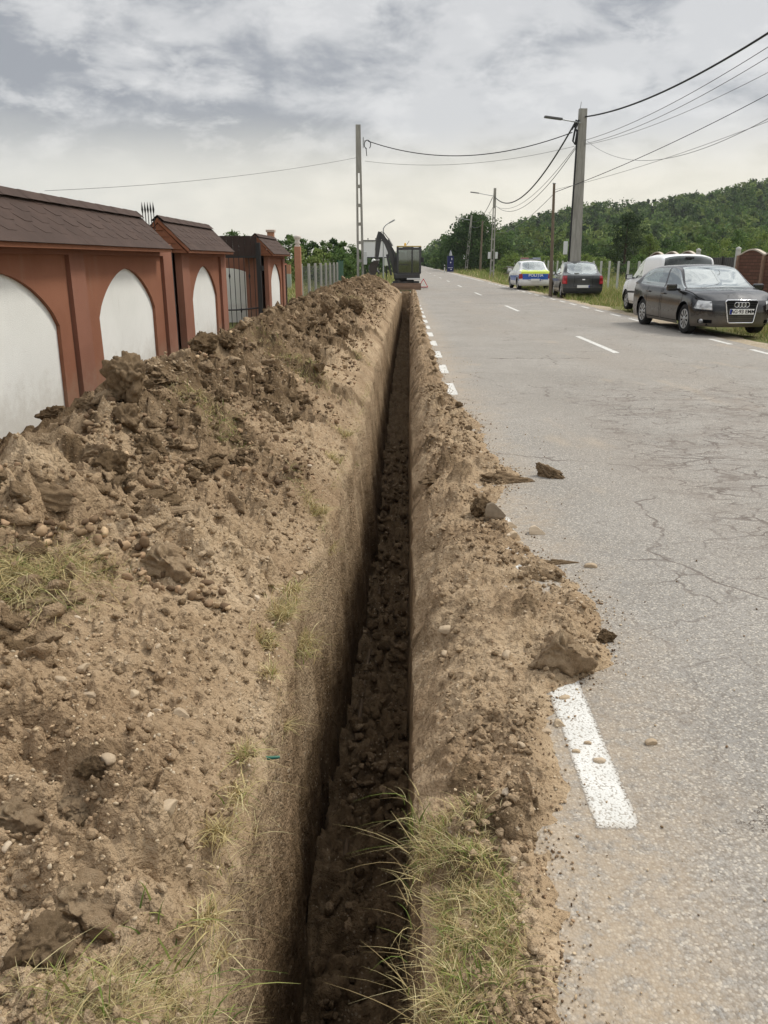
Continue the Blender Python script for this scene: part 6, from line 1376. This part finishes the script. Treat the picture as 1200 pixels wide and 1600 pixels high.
m = MB(); m.tube([E_(614, 425), E_(617, 405), E_(612, 388), E_(604, 374), E_(596, 364)], .02, 5); m.tube([p_ + Vector((.05, -.13, .02)) for p_ in (E_(614, 425), E_(615, 405), E_(610, 388), E_(602, 374), E_(595, 362), E_(592, 375))], .02, 5); m.build('hoses', M_pl, EXC)
bk = E_(586, 416); prof = [(bk.x + .22, bk.z + .28), (bk.x - .05, bk.z + .30), (bk.x - .28, bk.z + .12), (bk.x - .34, bk.z - .16), (bk.x - .20, bk.z - .40), (bk.x + .02, bk.z - .46), (bk.x + .0, bk.z - .40), (bk.x - .17, bk.z - .34), (bk.x - .28, bk.z - .14), (bk.x - .23, bk.z + .08), (bk.x - .03, bk.z + .22), (bk.x + .2, bk.z + .2)]
m = MB(); m.ext(prof, -.70, -.20, 'Y'); side_ = [(p_[0], p_[1]) for p_ in prof[:6]]
for yy in (-.71, -.2): m.ext(side_ + [(bk.x + .1, bk.z - .1)], yy, yy + .02, 'Y')
for k in range(4): m.box((bk.x + .06, -.66 + .135 * k, bk.z - .46), (.14, .05, .04), bev=.01)
m.build('bucket', M_rusty, EXC)
m = MB(); m.box((bk.x + .12, -.45, bk.z + .26), (.20, .16, .26), rot=(0, .3, 0), bev=.03); m.build('quick_hitch', M_steel, EXC)
# warning triangle on the road
v = G(662, 440); T = thing('warning_triangle', 'red-edged warning triangle standing on the asphalt right of the excavator', 'warning triangle', (float(atY(661.5, 446, 47)[0]), 47, 0), .1); M_tri = plain('reflector_red', (.62, .03, .05), .4)
h_ = .44; m = MB(); c3_ = [Vector((-.26, 0, .07)), Vector((.26, 0, .07)), Vector((0, .05, .07 + h_))]
for i in range(3):
    a, b = c3_[i], c3_[(i + 1) % 3]; d_ = (b - a); m.box((a + b) / 2, (d_.length, .015, .036), rot=Matrix.Rotation(math.atan2(d_.z, d_.x) * -1, 3, 'Y'))
m.build('reflector', M_tri, T); m = MB(); m.box((0, .02, .02), (.5, .03, .03)); m.box((0, 0, .02), (.03, .4, .03)); m.build('stand', M_pl, T)
# person in a white helmet behind the heap
def person(label, loc, rz):
    T = thing('person', label, 'person', loc, rz)
    J = {'pel': (0, 0, .92, .15), 'wa': (0, .03, 1.05, .15), 'ch': (0, -.06, 1.28, .19), 'ne': (0, -.15, 1.46, .065), 'he': (0, -.20, 1.58, .085), 'ht': (0, -.21, 1.67, .095),
         'lh': (-.10, 0, .88, .115), 'lk': (-.12, -.06, .5, .075), 'la': (-.12, 0, .09, .05), 'lt': (-.13, -.15, .05, .045), 'rh': (.10, 0, .88, .115), 'rk': (.13, -.02, .5, .075), 'ra': (.14, .06, .09, .05), 'rt': (.15, -.1, .05, .045),
         'ls': (-.19, -.07, 1.40, .075), 'le': (-.27, -.2, 1.14, .052), 'lw': (-.2, -.42, 1.05, .038), 'lf': (-.18, -.50, 1.03, .035), 'rs': (.19, -.07, 1.40, .075), 're': (.28, -.18, 1.13, .052), 'rw': (.22, -.42, 1.08, .038), 'rf': (.20, -.50, 1.07, .035)}
    E = [('pel', 'wa'), ('wa', 'ch'), ('ch', 'ne'), ('ne', 'he'), ('he', 'ht'), ('pel', 'lh'), ('lh', 'lk'), ('lk', 'la'), ('la', 'lt'), ('pel', 'rh'), ('rh', 'rk'), ('rk', 'ra'), ('ra', 'rt'), ('ch', 'ls'), ('ls', 'le'), ('le', 'lw'), ('lw', 'lf'), ('ch', 'rs'), ('rs', 're'), ('re', 'rw'), ('rw', 'rf')]
    ks = list(J); me = bpy.data.meshes.new('body'); me.from_pydata([J[k][:3] for k in ks], [(ks.index(a), ks.index(b)) for a, b in E], [])
    o = bpy.data.objects.new('body', me); COL.objects.link(o); md = o.modifiers.new('skin', 'SKIN'); me.skin_vertices[0].data[0].use_root = True
    for i, k in enumerate(ks): me.skin_vertices[0].data[i].radius = (J[k][3], J[k][3])
    md2 = o.modifiers.new('sub', 'SUBSURF'); md2.levels = md2.render_levels = 2; bpy.context.view_layer.update()
    m2 = bpy.data.meshes.new_from_object(o.evaluated_get(bpy.context.evaluated_depsgraph_get())); bpy.data.objects.remove(o)
    t = MT('work_clothes', .9, .1); z = t.sepx()[2]; t.color(t.mix(t.ramp(z, 1.47, 1.50), t.mix(t.ramp(z, .9, .94), (.05, .055, .075), (.17, .165, .165)), (.42, .26, .19))); m2.materials.clear(); m2.materials.append(t.m)
    for f in m2.polygons: f.use_smooth = True
    b_ = link(bpy.data.objects.new('body', m2), T)
    m = MB(); m.lathe([(.15, 1.655), (.125, 1.665), (.12, 1.70), (.095, 1.76), (.05, 1.79), (.001, 1.80)], (0, -.205, 0), n=18); m.build('helmet', plain('white_helmet', (.78, .78, .72), .4), T)
v = atY(581, 440, 46.6); person('person in white helmet and grey work clothes half hidden behind the heap by the bucket', (float(v[0]), 46.6, -.07 - .12), .6)
# billboard, street lamp, tall blue sign, small things far off
YB = 74; a, b = atY(567, 376, YB), atY(607, 402, YB); zt_, zb_ = float(a[2]), float(atY(567, 402.5, YB)[2]); bw = float(b[0] - a[0]); T = thing('billboard', 'large blank white billboard in a dark frame behind the raised excavator arm', 'billboard', (float(a[0] + b[0]) / 2, YB, 0))
m = MB(); m.box((0, 0, (zt_ + zb_) / 2), (bw, .08, zt_ - zb_)); m.build('board', plain('white_board', (.72, .72, .73), .5, .3, 0, .03), T)
m = MB(); [m.box((0, -.03, z), (bw + .16, .12, .09)) for z in (zt_, zb_)]; [m.box((s * bw / 2, -.03, (zt_ + zb_) / 2), (.09, .12, zt_ - zb_ - .09)) for s in (-1, 1)]; m.build('frame', M_pl, T)
for x in (-.42 * bw, .12 * bw, .42 * bw): m = MB(); m.box((x, .1, zb_ / 2 - .06), (.1, .1, zb_ + .12)); m.build('leg', M_pl, T)
for x in (-.3, 0.0, .25): m = MB(); m.box((x * bw, .0, zt_ + .14), (.1, .25, .12), bev=.02); m.build('floodlight', M_pl, T)
YL = 70; b = atY(602.5, 437, YL); t_ = atY(599, 357, YL); T = thing('street_lamp', 'slim street lamp with a bent arm rising behind the excavator boom', 'street lamp', (float(t_[0]), YL, 0)); H = float(t_[2]); dx = float(atY(613, 346, YL)[0] - t_[0]); dz_ = float(atY(613, 346, YL)[2] - t_[2])
m = MB(); m.tube([(0, 0, -.1), (0, 0, H * .6), (0, 0, H), (dx * .25, 0, H + dz_ * .45), (dx * .7, 0, H + dz_ * .85)], [.07, .055, .045, .04, .035], 8); m.build('mast', M_galv, T)
m = MB(); m.box((dx * .95, 0, H + dz_ * 1.0), (.55, .2, .11), rot=(0, -.5, 0), bev=.04); m.build('lamp_head', M_galv, T)
YS_ = 108; a, b = atY(699, 400, YS_), atY(708.5, 425, YS_); T = thing('sign_pillar', 'tall dark blue sign pillar with pale marks beside the far road edge', 'sign', (float(a[0] + b[0]) / 2, YS_, 0)); hS = float(a[2]); wS = float(b[0] - a[0])
m = MB(); m.box((0, 0, hS / 2), (wS, .22, hS), bev=.03); m.build('panel', plain('blue_panel', (.012, .016, .085), .4), T)
m = MB(); mk = plain('pale_marks', (.6, .62, .65), .5); m.box((.16, -.115, hS * .82), (.1, .012, .26)); m.box((.02, -.115, hS * .60), (.12, .012, .16)); m.box((0, -.115, hS * .28), (.62, .012, .05)); m.box((.1, -.115, hS * .18), (.18, .012, .1)); m.build('marks', mk, T)
m = MB(); m.box((0, .0, .03), (wS + .2, .5, .12)); m.build('plinth', M_conc, T)
m = MB(); m.lathe([(.22, hS + .05), (.12, hS + .45), (.001, hS + .75)], n=4, sm=False); m.build('finial', M_galv, T)
T = thing('marker_post', 'short white roadside marker post left of the blue sign pillar', 'marker post', (float(atY(694.5, 425, 104)[0]), 104, 0)); m = MB(); m.box((0, 0, .45), (.14, .1, 1.0), bev=.02); m.build('post', M_wpost, T); m = MB(); m.box((0, -.055, .75), (.13, .01, .2)); m.build('reflector', M_pl, T)
b = atY(615, 430, 62); T = thing('notice_board', 'small pale notice board on a thin dark post by the billboard', 'notice board', (float(atY(604, 425, 62)[0]), 62, 0)); m = MB(); m.box((0, 0, float(atY(604, 409, 62)[2])), (.32, .03, .55)); m.build('panel', plain('pale_notice', (.6, .62, .56)), T); m = MB(); m.box((0, .03, .55), (.05, .05, 1.3)); m.build('post', M_pl, T)
# pipe along the trench floor and the marker tape end in the bank
m = MB(); yy = np.linspace(2.0, 9.5, 40); m.tube([(float(XL(y_) + .16 + .012 * math.sin(y_ * 2.1) + np.interp(y_, [2, 9], [0, .10])), float(y_), -DEPTH + .035 + .03 * math.sin(y_ * 1.3)) for y_ in yy], .014, 8)
tag(m.build('pipe', plain('muddy_pipe', (.13, .09, .055), .8, .2, 0, .3, 8)), 'thin muddy pipe lying along the left foot of the trench', 'pipe')
c = soil_at(412, 1190); m = MB(); m.tube([(c[0] - .02, c[1], c[2] + .012), (c[0] + .02, c[1] - .002, c[2] + .017), (c[0] + .055, c[1] + .01, c[2] + .012)], [.006, .007, .005], 6)
tag(m.build('plastic_strip', plain('green_plastic', (.03, .14, .11), .5)), 'bit of green plastic sticking out of the left trench rim', 'plastic strip')

# ------------------------------------------------------------------ the air: a closed box of even, very thin haze
m = MB(); m.box((40, 330, 64), (900, 740, 132)); hz = m.build('haze', bpy.data.materials.new('haze'), None); hz['kind'] = 'stuff'
hm = hz.data.materials[0]; hm.use_nodes = True; hm.node_tree.nodes.clear(); ho = hm.node_tree.nodes.new('ShaderNodeOutputMaterial'); hv = hm.node_tree.nodes.new('ShaderNodeVolumePrincipled')
hv.inputs['Color'].default_value = (.92, .95, 1, 1); hv.inputs['Density'].default_value = .00016; hv.inputs['Anisotropy'].default_value = .2; hm.node_tree.links.new(hv.outputs[0], ho.inputs['Volume'])
